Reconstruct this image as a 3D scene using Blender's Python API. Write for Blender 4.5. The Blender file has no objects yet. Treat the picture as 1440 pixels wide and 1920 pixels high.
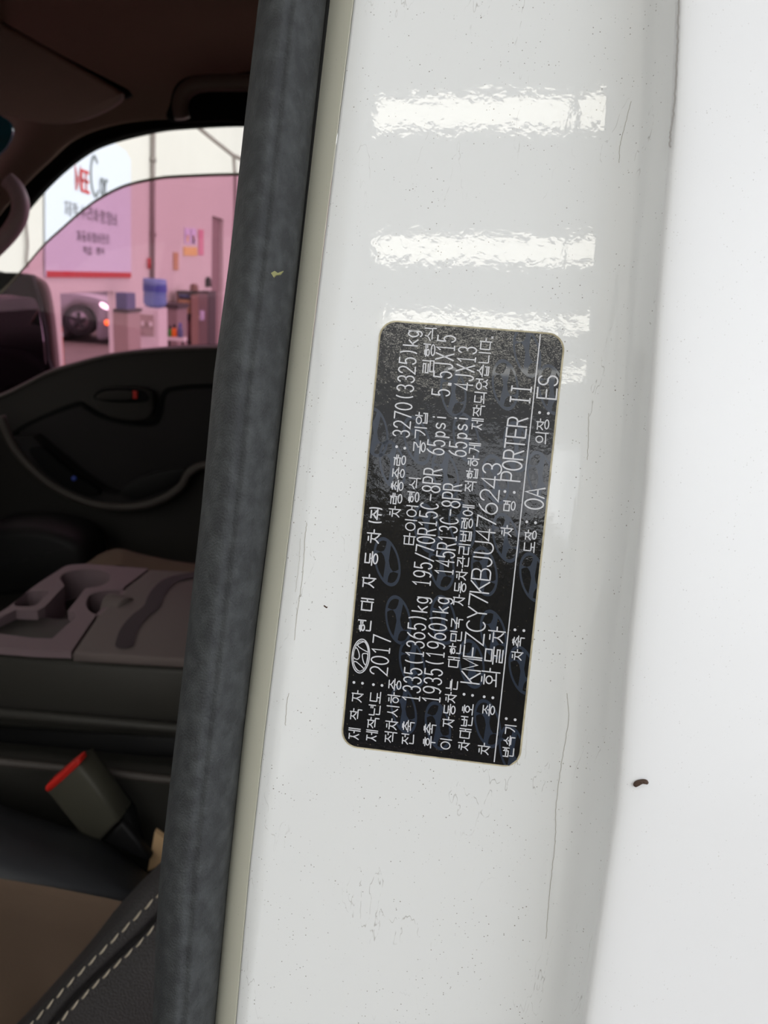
import bpy, bmesh, math, random
import numpy as np
from mathutils import Vector, Matrix
random.seed(7)
S = bpy.context.scene
# ------------------------------------------------------------------ camera
FPX = 1400.0
CAM = Vector((0, 0, 1.55))
PITCH, ROLL = math.radians(17.4), math.radians(4.6)
R3 = (Matrix.Rotation(math.pi/2 - PITCH, 3, 'X') @ Matrix.Rotation(ROLL, 3, 'Z'))
cd = bpy.data.cameras.new('camera'); cam = bpy.data.objects.new('camera', cd)
S.collection.objects.link(cam); S.camera = cam
cam.matrix_world = Matrix.Translation(CAM) @ R3.to_4x4()
cd.sensor_fit = 'VERTICAL'; cd.sensor_height = 36.0; cd.sensor_width = 27.0
cd.lens = 36.0*FPX/1920; cd.clip_start = 0.01; cd.clip_end = 200
cd.dof.use_dof = True; cd.dof.focus_distance = 0.2; cd.dof.aperture_fstop = 24
# ------------------------------------------------------------------ sky, exposure
W_ = bpy.data.worlds.new('sky'); S.world = W_; W_.use_nodes = True
bgn = W_.node_tree.nodes['Background']
bgn.inputs[0].default_value = (0.93, 0.96, 1.0, 1); bgn.inputs[1].default_value = 1.35
sn = bpy.data.lights.new('sun', 'SUN'); sn.energy = 1.2; sn.angle = math.radians(110); sn.color = (1, .985, .97)
sun = bpy.data.objects.new('sun', sn); S.collection.objects.link(sun)
sun.rotation_euler = Vector((.80, -.47, .36)).to_track_quat('Z', 'Y').to_euler()
S.view_settings.view_transform = 'Standard'; S.view_settings.look = 'None'
S.view_settings.gamma = 1; S.view_settings.use_curve_mapping = False
S.view_settings.exposure = 0.86
try:
    S.cycles.max_bounces = 8; S.cycles.diffuse_bounces = 4; S.cycles.transparent_max_bounces = 8
except Exception: pass

# ------------------------------------------------------------------ placing helpers
def ray(px, py): return R3 @ Vector(((px-720)/FPX, -(py-960)/FPX, -1.0))
def atY(px, py, Y): r = ray(px, py); return CAM + r*((Y-CAM.y)/r.y)
def atX(px, py, X): r = ray(px, py); return CAM + r*((X-CAM.x)/r.x)
def atZ(px, py, Z): r = ray(px, py); return CAM + r*((Z-CAM.z)/r.z)
# plane of the door pillar face, from the four corners of its rectangular label
_c = [(641.5,1395.6),(716.4,602.4),(1057.7,626.7),(971.3,1434.5)]
_d = [1.02450743, 0.99489993, 0.97549257, 1.00510007]
LAB_S = 0.115/0.5762784
LP = [CAM + ray(x, y)*(d*LAB_S) for (x, y), d in zip(_c, _d)]
LU = ((LP[1]-LP[0])+(LP[2]-LP[3])).normalized()
LV = ((LP[3]-LP[0])+(LP[2]-LP[1])).normalized()
PN = LV.cross(LU).normalized()
if PN.y > 0: PN = -PN
LV = (LV - LU*LV.dot(LU)).normalized()
LO = LP[0]; LEN_U, LEN_V = 0.115, 0.0478
def F(px, py, h):                      # point seen at a pixel, h mm in front of the pillar face
    r = ray(px, py); o = LO + PN*(h*0.001)
    return CAM + r*((o-CAM).dot(PN)/r.dot(PN))
def uv(px, py):
    d = F(px, py, 0) - LO; return d.dot(LU), d.dot(LV)
def L3(u, v, h): return LO + LU*u + LV*v + PN*(h*0.001)

# ------------------------------------------------------------------ materials
def lin(c): return tuple(((x/255)/12.92 if x/255 <= .04045 else ((x/255+.055)/1.055)**2.4) for x in c)+(1,)
def mat(name, col, rough=.5, metal=0, spec=.5, coat=0, bump=None, var=None, emit=None):
    m = bpy.data.materials.new(name); m.use_nodes = True
    nt = m.node_tree; b = nt.nodes['Principled BSDF']
    c = lin(col) if max(col) > 1 else tuple(col)+(1,)
    b.inputs['Base Color'].default_value = c
    b.inputs['Roughness'].default_value = rough; b.inputs['Metallic'].default_value = metal
    b.inputs['Specular IOR Level'].default_value = spec; b.inputs['Coat Weight'].default_value = coat
    b.inputs['Coat Roughness'].default_value = .03
    tc = nt.nodes.new('ShaderNodeTexCoord')
    if var:                              # (scale, amount, second colour)
        n = nt.nodes.new('ShaderNodeTexNoise'); n.inputs['Scale'].default_value = var[0]; n.inputs['Detail'].default_value = 5
        nt.links.new(tc.outputs['Object'], n.inputs['Vector'])
        mr = nt.nodes.new('ShaderNodeMapRange'); mr.inputs[1].default_value = .4; mr.inputs[2].default_value = .7
        mr.inputs[3].default_value = 0; mr.inputs[4].default_value = var[1]
        nt.links.new(n.outputs['Fac'], mr.inputs[0])
        mx = nt.nodes.new('ShaderNodeMix'); mx.data_type = 'RGBA'
        mx.inputs[6].default_value = c; mx.inputs[7].default_value = lin(var[2]) if max(var[2]) > 1 else tuple(var[2])+(1,)
        nt.links.new(mr.outputs[0], mx.inputs[0]); nt.links.new(mx.outputs[2], b.inputs['Base Color'])
    if bump:                             # (scale, strength)
        n = nt.nodes.new('ShaderNodeTexNoise'); n.inputs['Scale'].default_value = bump[0]; n.inputs['Detail'].default_value = 3
        nt.links.new(tc.outputs['Object'], n.inputs['Vector'])
        bp = nt.nodes.new('ShaderNodeBump'); bp.inputs['Strength'].default_value = bump[1]; bp.inputs['Distance'].default_value = .001
        nt.links.new(n.outputs['Fac'], bp.inputs['Height']); nt.links.new(bp.outputs[0], b.inputs['Normal'])
    if emit:
        b.inputs['Emission Color'].default_value = lin(emit[0]); b.inputs['Emission Strength'].default_value = emit[1]
    return m

def paint(name, col, speck=1.0, streak=1.0, cr_=.03):
    """glossy body paint with dirt specks and long fine cracks running down"""
    m = mat(name, col, rough=.5, coat=1.0, spec=.12); nt = m.node_tree; b = nt.nodes['Principled BSDF']
    N, Lk = nt.nodes, nt.links
    geo = N.new('ShaderNodeNewGeometry'); b.inputs['Coat Roughness'].default_value = cr_
    def noise(scale, detail, vec, rough=.5):
        n = N.new('ShaderNodeTexNoise'); n.inputs['Scale'].default_value = scale; n.inputs['Detail'].default_value = detail
        n.inputs['Roughness'].default_value = rough; Lk.new(vec, n.inputs['Vector']); return n.outputs['Fac']
    def rng(x, a, bb, c=0, d=1):
        r = N.new('ShaderNodeMapRange'); r.inputs[1].default_value = a; r.inputs[2].default_value = bb
        r.inputs[3].default_value = c; r.inputs[4].default_value = d; Lk.new(x, r.inputs[0]); return r.outputs[0]
    def op(o, x, y=None):
        n = N.new('ShaderNodeMath'); n.operation = o; Lk.new(x, n.inputs[0])
        if y is not None:
            if isinstance(y, float): n.inputs[1].default_value = y
            else: Lk.new(y, n.inputs[1])
        return n.outputs[0]
    pos = geo.outputs['Position']
    v = N.new('ShaderNodeTexVoronoi'); v.inputs['Scale'].default_value = 1150; v.inputs['Randomness'].default_value = 1; Lk.new(pos, v.inputs['Vector'])
    sz = N.new('ShaderNodeSeparateColor'); Lk.new(v.outputs['Color'], sz.inputs[0])
    thr = rng(sz.outputs[0], .35, 1.0, 0.0, .24)
    mask = rng(noise(90, 4, pos, .65), .44, .60)
    sp = op('MULTIPLY', rng(op('SUBTRACT', thr, v.outputs['Distance']), 0.0, .06), mask)
    mp = N.new('ShaderNodeMapping'); mp.inputs['Scale'].default_value = (1, 1, .16); Lk.new(pos, mp.inputs['Vector'])
    nn = noise(75, 4, mp.outputs[0], .55)
    ln = op('ABSOLUTE', op('SUBTRACT', nn, .5))
    cr = op('MULTIPLY', rng(ln, 0.0, .0035, 1, 0), rng(noise(26, 2, pos), .50, .60))
    cr = op('MULTIPLY', cr, rng(noise(500, 1, pos), .42, .55))
    tot = op('MAXIMUM', op('MULTIPLY', sp, .8*speck), op('MULTIPLY', cr, 0.5*streak))
    mx = N.new('ShaderNodeMix'); mx.data_type = 'RGBA'; mx.inputs[6].default_value = lin(col); mx.inputs[7].default_value = lin((95,85,70))
    Lk.new(tot, mx.inputs[0]); Lk.new(mx.outputs[2], b.inputs['Base Color'])
    bp = N.new('ShaderNodeBump'); bp.inputs['Strength'].default_value = .05; bp.inputs['Distance'].default_value = .0004
    Lk.new(noise(420, 2, pos), bp.inputs['Height']); Lk.new(bp.outputs[0], b.inputs['Coat Normal'])
    return m

M = {}
M['paint'] = paint('white_body_paint', (233,235,237))
M['outer'] = paint('white_skin_paint', (227,228,231), .35, 0, .4)
M['paint_clean'] = paint('white_outer_paint', (236,237,238), .45, 0)
M['flange'] = paint('shaded_white_paint', (222,221,206), .3, 0)  # white paint with the flange's shade mixed into its colour
M['rubber'] = mat('grey_rubber', (52,54,57), .6, spec=.3, bump=(1600,.4), var=(240,.5,(84,88,90)))
M['gap'] = mat('gap_black', (16,15,15), .8)
M['liner'] = mat('headliner_cloth', (168,142,130), .95, spec=.1, bump=(800,.3))
M['visor'] = mat('visor_cloth', (190,164,160), .9, spec=.1)
M['black'] = mat('black_plastic', (16,15,16), .6, spec=.3)
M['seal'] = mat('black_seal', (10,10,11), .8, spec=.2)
M['doorp'] = mat('door_trim_plastic', (48,45,43), .75, spec=.3)
M['insert'] = mat('door_insert_vinyl', (36,33,34), .8, spec=.3)
M['ring'] = mat('armrest_plastic', (70,64,60), .6)
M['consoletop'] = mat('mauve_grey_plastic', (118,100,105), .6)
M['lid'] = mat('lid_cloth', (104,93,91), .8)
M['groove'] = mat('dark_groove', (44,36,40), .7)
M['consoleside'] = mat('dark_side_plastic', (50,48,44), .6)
M['brown'] = mat('brown_seat_fabric', (96,78,64), .95, bump=(1500,.4))
M['bolster'] = mat('charcoal_seat_vinyl', (48,49,53), .55, bump=(900,.3))
M['leather'] = mat('black_leather', (38,35,37), .55, bump=(700,1.0))
M['thread'] = mat('cream_thread', (160,150,134), .8)
M['buckle'] = mat('buckle_plastic', (62,60,50), .6)
M['red'] = mat('red_plastic', (200,36,28), .5)
M['grip'] = mat('mauve_grip', (190,165,172), .45)
M['grip_dark'] = mat('ceiling_grip_plastic', (120,102,96), .5)
M['teal'] = mat('teal_glass_band', (28,96,116), .2)
M['wall'] = mat('white_hall_panel', (224,221,213), .6, var=(2,.2,(236,232,226)))
M['banner'] = mat('banner_vinyl', (224,231,243), .5)
M['bred'] = mat('banner_red', (200,36,44), .5)
M['bgrey'] = mat('banner_grey', (120,128,132), .5)
M['bink'] = mat('banner_ink', (150,152,160), .5)
M['pipe'] = mat('grey_pipe', (150,140,136), .4)
M['floor'] = mat('concrete', (108,98,88), .8, var=(3,.5,(84,74,66)))
M['cooler'] = mat('cooler_white', (232,228,224), .4)
M['bottle'] = mat('blue_bottle', (120,150,205), .15)
M['bluelabel'] = mat('blue_label', (60,80,170), .4)
M['cabinet'] = mat('cabinet_beige', (176,160,152), .5)
M['darkcab'] = mat('dark_cabinet', (70,64,64), .5)
M['card'] = mat('tan_cardboard', (206,170,128), .8)
M['wood'] = mat('brown_wood', (130,100,86), .7)
M['navy'] = mat('navy_box', (92,100,140), .5)
M['orange'] = mat('orange_plastic', (245,120,30), .5)
M['green'] = mat('green_plastic', (60,150,60), .5)
M['yellow'] = mat('yellow_paper', (240,205,120), .6)
M['lilac'] = mat('lilac_paper', (225,215,245), .6)
M['rose'] = mat('rose_paper', (225,150,170), .6)
M['doorgrey'] = mat('grey_door', (150,132,130), .5)
M['silver'] = mat('silver_car_paint', (120,116,120), .35, metal=.3, coat=.5)
M['tyre'] = mat('tyre', (36,34,36), .8)
M['rim'] = mat('rim', (120,115,120), .35, metal=.6)
M['lamp'] = mat('headlamp', (240,240,240), .1, emit=((255,255,255), 2.5))
M['amber'] = mat('amber_lamp', (250,120,40), .3, emit=((255,120,40), 1.5))
M['strip'] = mat('lit_panel', (250,250,245), .5, emit=((255,252,240), 4.3))
M['metal'] = mat('white_metal', (225,225,222), .4)
M['hedge'] = mat('earth_bank', (70,72,54), .95, bump=(3,1), var=(1.6,.9,(120,112,88)))
M['text'] = mat('label_print_white', (214,215,222), .35)
M['labeledge'] = mat('aged_adhesive', (205,196,168), .6, var=(300,.8,(140,128,100)))
M['wm'] = mat('watermark_navy', (30,42,62), .3, coat=.5)
M['mud'] = mat('brown_mud', (72,52,40), .7, bump=(2000,.6))
M['crack'] = mat('fine_crack', (172,168,158), .6)
M['shell'] = mat('mirror_shell', (120,104,98), .5)
M['scuff'] = mat('grey_scuff', (150,148,146), .7)
M['leafbit'] = mat('dry_leaf', (150,150,105), .8)
# label film: glossy black with dust
m = mat('black_label_film', (19,19,25), .15, coat=1.0, spec=.05); nt = m.node_tree
g = nt.nodes.new('ShaderNodeNewGeometry'); v = nt.nodes.new('ShaderNodeTexVoronoi'); v.inputs['Scale'].default_value = 1500
nt.links.new(g.outputs['Position'], v.inputs['Vector'])
s_ = nt.nodes.new('ShaderNodeSeparateColor'); nt.links.new(v.outputs['Color'], s_.inputs[0])
a = nt.nodes.new('ShaderNodeMapRange'); a.inputs[1].default_value = .72; a.inputs[2].default_value = 1; a.inputs[4].default_value = .3; nt.links.new(s_.outputs[0], a.inputs[0])
b_ = nt.nodes.new('ShaderNodeMath'); b_.operation = 'GREATER_THAN'; nt.links.new(a.outputs[0], b_.inputs[0]); nt.links.new(v.outputs['Distance'], b_.inputs[1])
n2 = nt.nodes.new('ShaderNodeTexNoise'); n2.inputs['Scale'].default_value = 60; n2.inputs['Detail'].default_value = 3; nt.links.new(g.outputs['Position'], n2.inputs['Vector'])
r2 = nt.nodes.new('ShaderNodeMapRange'); r2.inputs[1].default_value = .4; r2.inputs[2].default_value = .65; r2.inputs[4].default_value = .55; nt.links.new(n2.outputs['Fac'], r2.inputs[0])
mu = nt.nodes.new('ShaderNodeMath'); mu.operation = 'MULTIPLY'; nt.links.new(b_.outputs[0], mu.inputs[0]); nt.links.new(r2.outputs[0], mu.inputs[1])
mx = nt.nodes.new('ShaderNodeMix'); mx.data_type = 'RGBA'; mx.inputs[6].default_value = lin((18,18,24)); mx.inputs[7].default_value = lin((120,112,96))
nt.links.new(mu.outputs[0], mx.inputs[0]); nt.links.new(mx.outputs[2], nt.nodes['Principled BSDF'].inputs['Base Color'])
bp = nt.nodes.new('ShaderNodeBump'); bp.inputs['Strength'].default_value = .35; bp.inputs['Distance'].default_value = .0003
n3 = nt.nodes.new('ShaderNodeTexNoise'); n3.inputs['Scale'].default_value = 300; n3.inputs['Detail'].default_value = 4; nt.links.new(g.outputs['Position'], n3.inputs['Vector'])
nt.links.new(n3.outputs['Fac'], bp.inputs['Height']); nt.links.new(bp.outputs[0], nt.nodes['Principled BSDF'].inputs['Coat Normal'])
M['film'] = m
# tinted window glass
def glass(name, tint, refl=.06):
    m = bpy.data.materials.new(name); m.use_nodes = True; nt = m.node_tree; nt.nodes.clear()
    o = nt.nodes.new('ShaderNodeOutputMaterial'); t = nt.nodes.new('ShaderNodeBsdfTransparent'); t.inputs[0].default_value = tint+(1,)
    gl = nt.nodes.new('ShaderNodeBsdfGlossy'); gl.inputs['Roughness'].default_value = .02
    x = nt.nodes.new('ShaderNodeMixShader'); x.inputs[0].default_value = refl
    nt.links.new(t.outputs[0], x.inputs[1]); nt.links.new(gl.outputs[0], x.inputs[2]); nt.links.new(x.outputs[0], o.inputs[0]); return m
M['glass'] = glass('pink_tinted_glass', (.82,.60,.70), .03)   # two faces are crossed
M['glassedge'] = mat('ground_glass_edge', (215,214,196), .4)
M['mirror'] = mat('mirror_glass', (120,112,120), .03, metal=1)
# roof canvas
m = bpy.data.materials.new('white_canvas'); m.use_nodes = True; nt = m.node_tree; nt.nodes.clear()
o = nt.nodes.new('ShaderNodeOutputMaterial'); d1 = nt.nodes.new('ShaderNodeBsdfDiffuse'); d2 = nt.nodes.new('ShaderNodeBsdfTranslucent')
for q in (d1, d2): q.inputs[0].default_value = (.62,.62,.60,1)
x = nt.nodes.new('ShaderNodeMixShader'); x.inputs[0].default_value = .5
nt.links.new(d1.outputs[0], x.inputs[1]); nt.links.new(d2.outputs[0], x.inputs[2]); nt.links.new(x.outputs[0], o.inputs[0]); M['canvas'] = m

# ------------------------------------------------------------------ object helpers
def new(name, bm, m, parent=None, smooth=False, label=None):
    me = bpy.data.meshes.new(name); bm.normal_update(); bm.to_mesh(me); bm.free()
    me.materials.append(M[m] if isinstance(m, str) else m)
    if smooth:
        for p in me.polygons: p.use_smooth = True
    o = bpy.data.objects.new(name, me); S.collection.objects.link(o)
    if parent:
        o.parent = parent; bpy.context.view_layer.update() if False else None
        o.matrix_parent_inverse = Matrix.Translation(-parent_loc(parent))
    if label: o['label'] = label
    return o
def parent_loc(p):
    v = Vector(p.location)
    q = p
    if q.parent:                      # meshes are built in world space, their own origin is zero
        return Vector((0,0,0)) if q.type == 'MESH' else v
    return v
def thing(name, loc, label, cat, group=None):
    o = bpy.data.objects.new(name, None); S.collection.objects.link(o); o.location = loc; o.empty_display_size = .05
    o['label'] = label; o['category'] = cat
    if group: o['group'] = group
    return o
def tag(o, label, cat, group=None):
    o['label'] = label; o['category'] = cat
    if group: o['group'] = group
    return o
def struct(name, bm, m, smooth=False):
    o = new(name, bm, m, None, smooth); o['kind'] = 'structure'; return o
def part(parent, name, bm, m, smooth=False, label=None): return new(name, bm, m, parent, smooth, label)

def loft(rows, close=False, bm=None):
    bm = bm or bmesh.new(); vs = [[bm.verts.new(p) for p in r] for r in rows]
    for a, b in zip(vs, vs[1:]):
        n = len(a)
        for i in range(n if close else n-1):
            j = (i+1) % n
            try: bm.faces.new((a[i], a[j], b[j], b[i]))
            except ValueError: pass
    return bm
def prism(pts, off, bm=None, bevel=0, seg=2):
    """closed outline (world points) given thickness by the vector off"""
    own = bm is None; bm = bm or bmesh.new()
    a = [bm.verts.new(p) for p in pts]; b = [bm.verts.new(Vector(p)+off) for p in pts]
    fs = [bm.faces.new(a), bm.faces.new(b[::-1])]; n = len(a)
    for i in range(n):
        j = (i+1) % n; fs.append(bm.faces.new((a[j], a[i], b[i], b[j])))
    if own: bmesh.ops.recalc_face_normals(bm, faces=bm.faces)
    if bevel:
        es = [e for e in fs[0].edges]+[e for e in fs[1].edges]
        bmesh.ops.bevel(bm, geom=es, offset=bevel, segments=seg, profile=.5, affect='EDGES')
    return bm
def smoothpath(pts, n=6, closed=False):
    P = [Vector(p) for p in pts]; out = []; k = len(P)
    rng_ = range(k if closed else k-1)
    for i in rng_:
        if closed: p0, p1, p2, p3 = P[(i-1)%k], P[i], P[(i+1)%k], P[(i+2)%k]
        else: p0, p1, p2, p3 = P[max(i-1,0)], P[i], P[i+1], P[min(i+2,k-1)]
        for s in range(n):
            t = s/n
            out.append(.5*((2*p1)+(p2-p0)*t+(2*p0-5*p1+4*p2-p3)*t*t+(3*p1-p0-3*p2+p3)*t**3))
    if not closed: out.append(P[-1].copy())
    return out
def tube(path, r, seg=10, bm=None, caps=True, flat=1.0):
    bm = bm or bmesh.new(); rows = []
    up = Vector((0.01,1,0.02)).normalized()
    for i, p in enumerate(path):
        t = (path[min(i+1,len(path)-1)]-path[max(i-1,0)]).normalized()
        s = t.cross(up).normalized(); u = s.cross(t).normalized()
        rr = r[i] if isinstance(r, (list, tuple)) else r
        rows.append([p + s*math.cos(2*math.pi*k/seg)*rr + u*math.sin(2*math.pi*k/seg)*rr*flat for k in range(seg)])
    vs = [[bm.verts.new(q) for q in row] for row in rows]
    for a, b in zip(vs, vs[1:]):
        for k in range(seg): bm.faces.new((a[k], a[(k+1)%seg], b[(k+1)%seg], b[k]))
    if caps: bm.faces.new(vs[0][::-1]); bm.faces.new(vs[-1])
    return bm
def box(x0, x1, y0, y1, z0, z1, bevel=0, bm=None):
    bm = bm or bmesh.new()
    return prism([(x0,y0,z0),(x1,y0,z0),(x1,y0,z1),(x0,y0,z1)], Vector((0,y1-y0,0)), bm if len(bm.verts) else None, bevel)
def lathe(cx, cy, prof, seg=24):
    bm = bmesh.new()
    rows = [[Vector((cx+r*math.cos(2*math.pi*k/seg), cy+r*math.sin(2*math.pi*k/seg), z)) for k in range(seg)] for r, z in prof]
    return loft(rows, True, bm)
def YP(pts, Y): return [atY(x, y, Y) for x, y in pts]
def sp2(pts, n=6, closed=False): return [(p.x, p.y) for p in smoothpath([(x, y, 0) for x, y in pts], n, closed)]

# ------------------------------------------------------------------ the hall (setting)
ZC = CAM.z+3.5; XW = -2.65; Y0, Y1 = -11.0, 19.0; XR = 5.2
struct('floor', box(-14, 14, -14, 24, -.1, 0), 'floor')
# far side wall with an opening through which the next bay is seen
ow0, ow1 = atX(113, 560, XW).y, atX(214, 560, XW).y; oz1 = atX(160, 548, XW).z
def wallbox(bm, y0, y1, z0, z1):
    prism([(XW,y0,z0),(XW,y1,z0),(XW,y1,z1),(XW,y0,z1)], Vector((-.06,0,0)), bm)
dy0, dy1 = atX(397, 500, XW).y, atX(418, 500, XW).y; dz1 = atX(397, 404, XW).z
bm = bmesh.new()
wallbox(bm, Y0, ow0, 0, 4.4); wallbox(bm, ow1, dy0, 0, 4.4); wallbox(bm, ow0, ow1, oz1, 4.4)
wallbox(bm, dy1, Y1, 0, 4.4); wallbox(bm, dy0, dy1, dz1, 4.4)
bmesh.ops.recalc_face_normals(bm, faces=bm.faces); struct('wall_left', bm, 'wall')
struct('wall_far', box(XW, XR, Y1, Y1+.1, 0, 4.4), 'wall')
struct('wall_bay', box(-9, XW-.07, 17.5, 17.6, 0, 1.9), 'darkcab')
bm = loft([[Vector((XW,Y0,4.4)), Vector((XW+1.2,Y0,ZC)), Vector((XR,Y0,ZC))], [Vector((XW,Y1,4.4)), Vector((XW+1.2,Y1,ZC)), Vector((XR,Y1,ZC))]])
struct('ceiling', bm, 'canvas')
def hill(x, y): return 4.9+.5*math.sin(x*.9)+.3*math.sin(x*2.3+1)+.25*math.sin(x*5.1)
rows = []
for j in range(7):
    rows.append([Vector((x*.8-12, -11-j*.5+.15*math.sin(x*1.7+j), hill(x*.8,0)*(j/6.0)**.7)) for x in range(31)])
struct('unseen_bank', loft(rows), 'hedge', True)  # unseen bank, added and raised to keep sky out of the label's reflection
# ceiling light rows
names = ['nearest the open door', 'second from the open door', 'third from the open door', 'last before the open end',
         'just behind the truck cab', 'third from the far bay', 'second from the far bay', 'over the far bay']
for i, (yc, hw, xa, xb) in enumerate(((-3.84,.13,-1.24,.33),(-5.45,.18,-1.46,.49),(-6.8,.13,-1.75,.57),(-8.05,.10,-1.98,.64),(3.4,.2,-1.2,.4),(5.6,.2,-1.2,.4),(8.0,.2,-1.2,.4),(10.6,.2,-1.2,.4))):
    t = thing('ceiling_light', (-.38, yc, ZC-.06), 'long lit ceiling panel in a white frame, '+names[i], 'ceiling light', 'rows of long ceiling lights')
    part(t, 'diffuser', box(xa, xb, yc-hw, yc+hw, ZC-.042, ZC-.032), 'strip')
    part(t, 'frame', box(xa-.03, xb+.03, yc-hw-.03, yc+hw+.03, ZC-.03, ZC-.008), 'metal')
# roof frame of the tent, pipes on the wall
YB = 9.0
tag(new('roof_beam', tube([atY(368,236,YB), atY(400,262,YB), atY(437,291,YB), atY(470,306,YB)], .022), 'pipe', smooth=True), 'thin grey sloping tube frame under the white tent roof', 'beam')
tag(new('frame_post', tube([atY(438,293,YB), atY(441,330,YB), atY(441,400,YB), atY(437,470,YB)], .02), 'pipe', smooth=True), 'thin grey upright tube below the sloping roof frame', 'post')
p0, p1 = atX(288, 235, XW+.03), atX(286, 524, XW+.03)
t = thing('wall_pipe', p1, 'grey vertical pipe on the white wall above the blue water bottle', 'pipe')
part(t, 'pipe', tube([p0, p1], .024), 'pipe', True)
for yy in (300, 440):
    q = atX(287.5, yy, XW+.03); part(t, 'clip', tube([q+Vector((0,0,-.02)), q+Vector((0,0,.02))], .032), 'pipe', True)
q0, q1 = atX(279.5, 484, XW+.03), atX(279.5, 504, XW+.03)
tag(new('hose', tube([q0, q1], .016), 'bred', smooth=True), 'short red hose hanging beside the grey wall pipe', 'hose')
pts = [atX(48,405,XW+.02), atX(50,430,XW+.02), atX(52,460,XW+.02), atX(50,490,XW+.02), atX(52,500,XW+.02)]
tag(new('cable', tube(smoothpath(pts), .009), 'pipe', smooth=True), 'thin grey cable hanging on the white wall left of the banner', 'cable')
# ------------------------------------------------------------------ banner
XB = XW+.02
t = thing('banner', atX(167, 520, XB), 'tall pale blue banner with red and grey lettering and a red bottom stripe', 'banner')
out = [(86,520),(86,225),(150,232),(205,262),(236,283),(245,300),(246,520)]
part(t, 'sheet', prism([atX(x, y, XB) for x, y in out], Vector((-.012,0,0))), 'banner')
part(t, 'stripe', prism([atX(x, y, XB+.004) for x, y in [(88,508),(246,511),(246,521),(88,520)]], Vector((-.003,0,0))), 'bred')
def strokes_on_wall(lines, a, b, hpx, w, mtl, name, label=None, fill=.8):
    """lettering between two pixel anchors on the banner plane"""
    A, B = atX(a[0], a[1], XB), atX(b[0], b[1], XB); U = (B-A)/len(lines); Vv = Vector((0,0,1))
    bm = bmesh.new(); H = hpx
    for i, ch in enumerate(lines):
        if ch == ' ': continue
        for st in glyph(ch):
            ribbon(bm, [A+U*(i+.1+fill*x)+Vv*(y*H)+Vector((.005,0,0)) for x, y in st], w, Vector((1,0,0)))
    part(t, name, bm, mtl, label=label)

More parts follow.
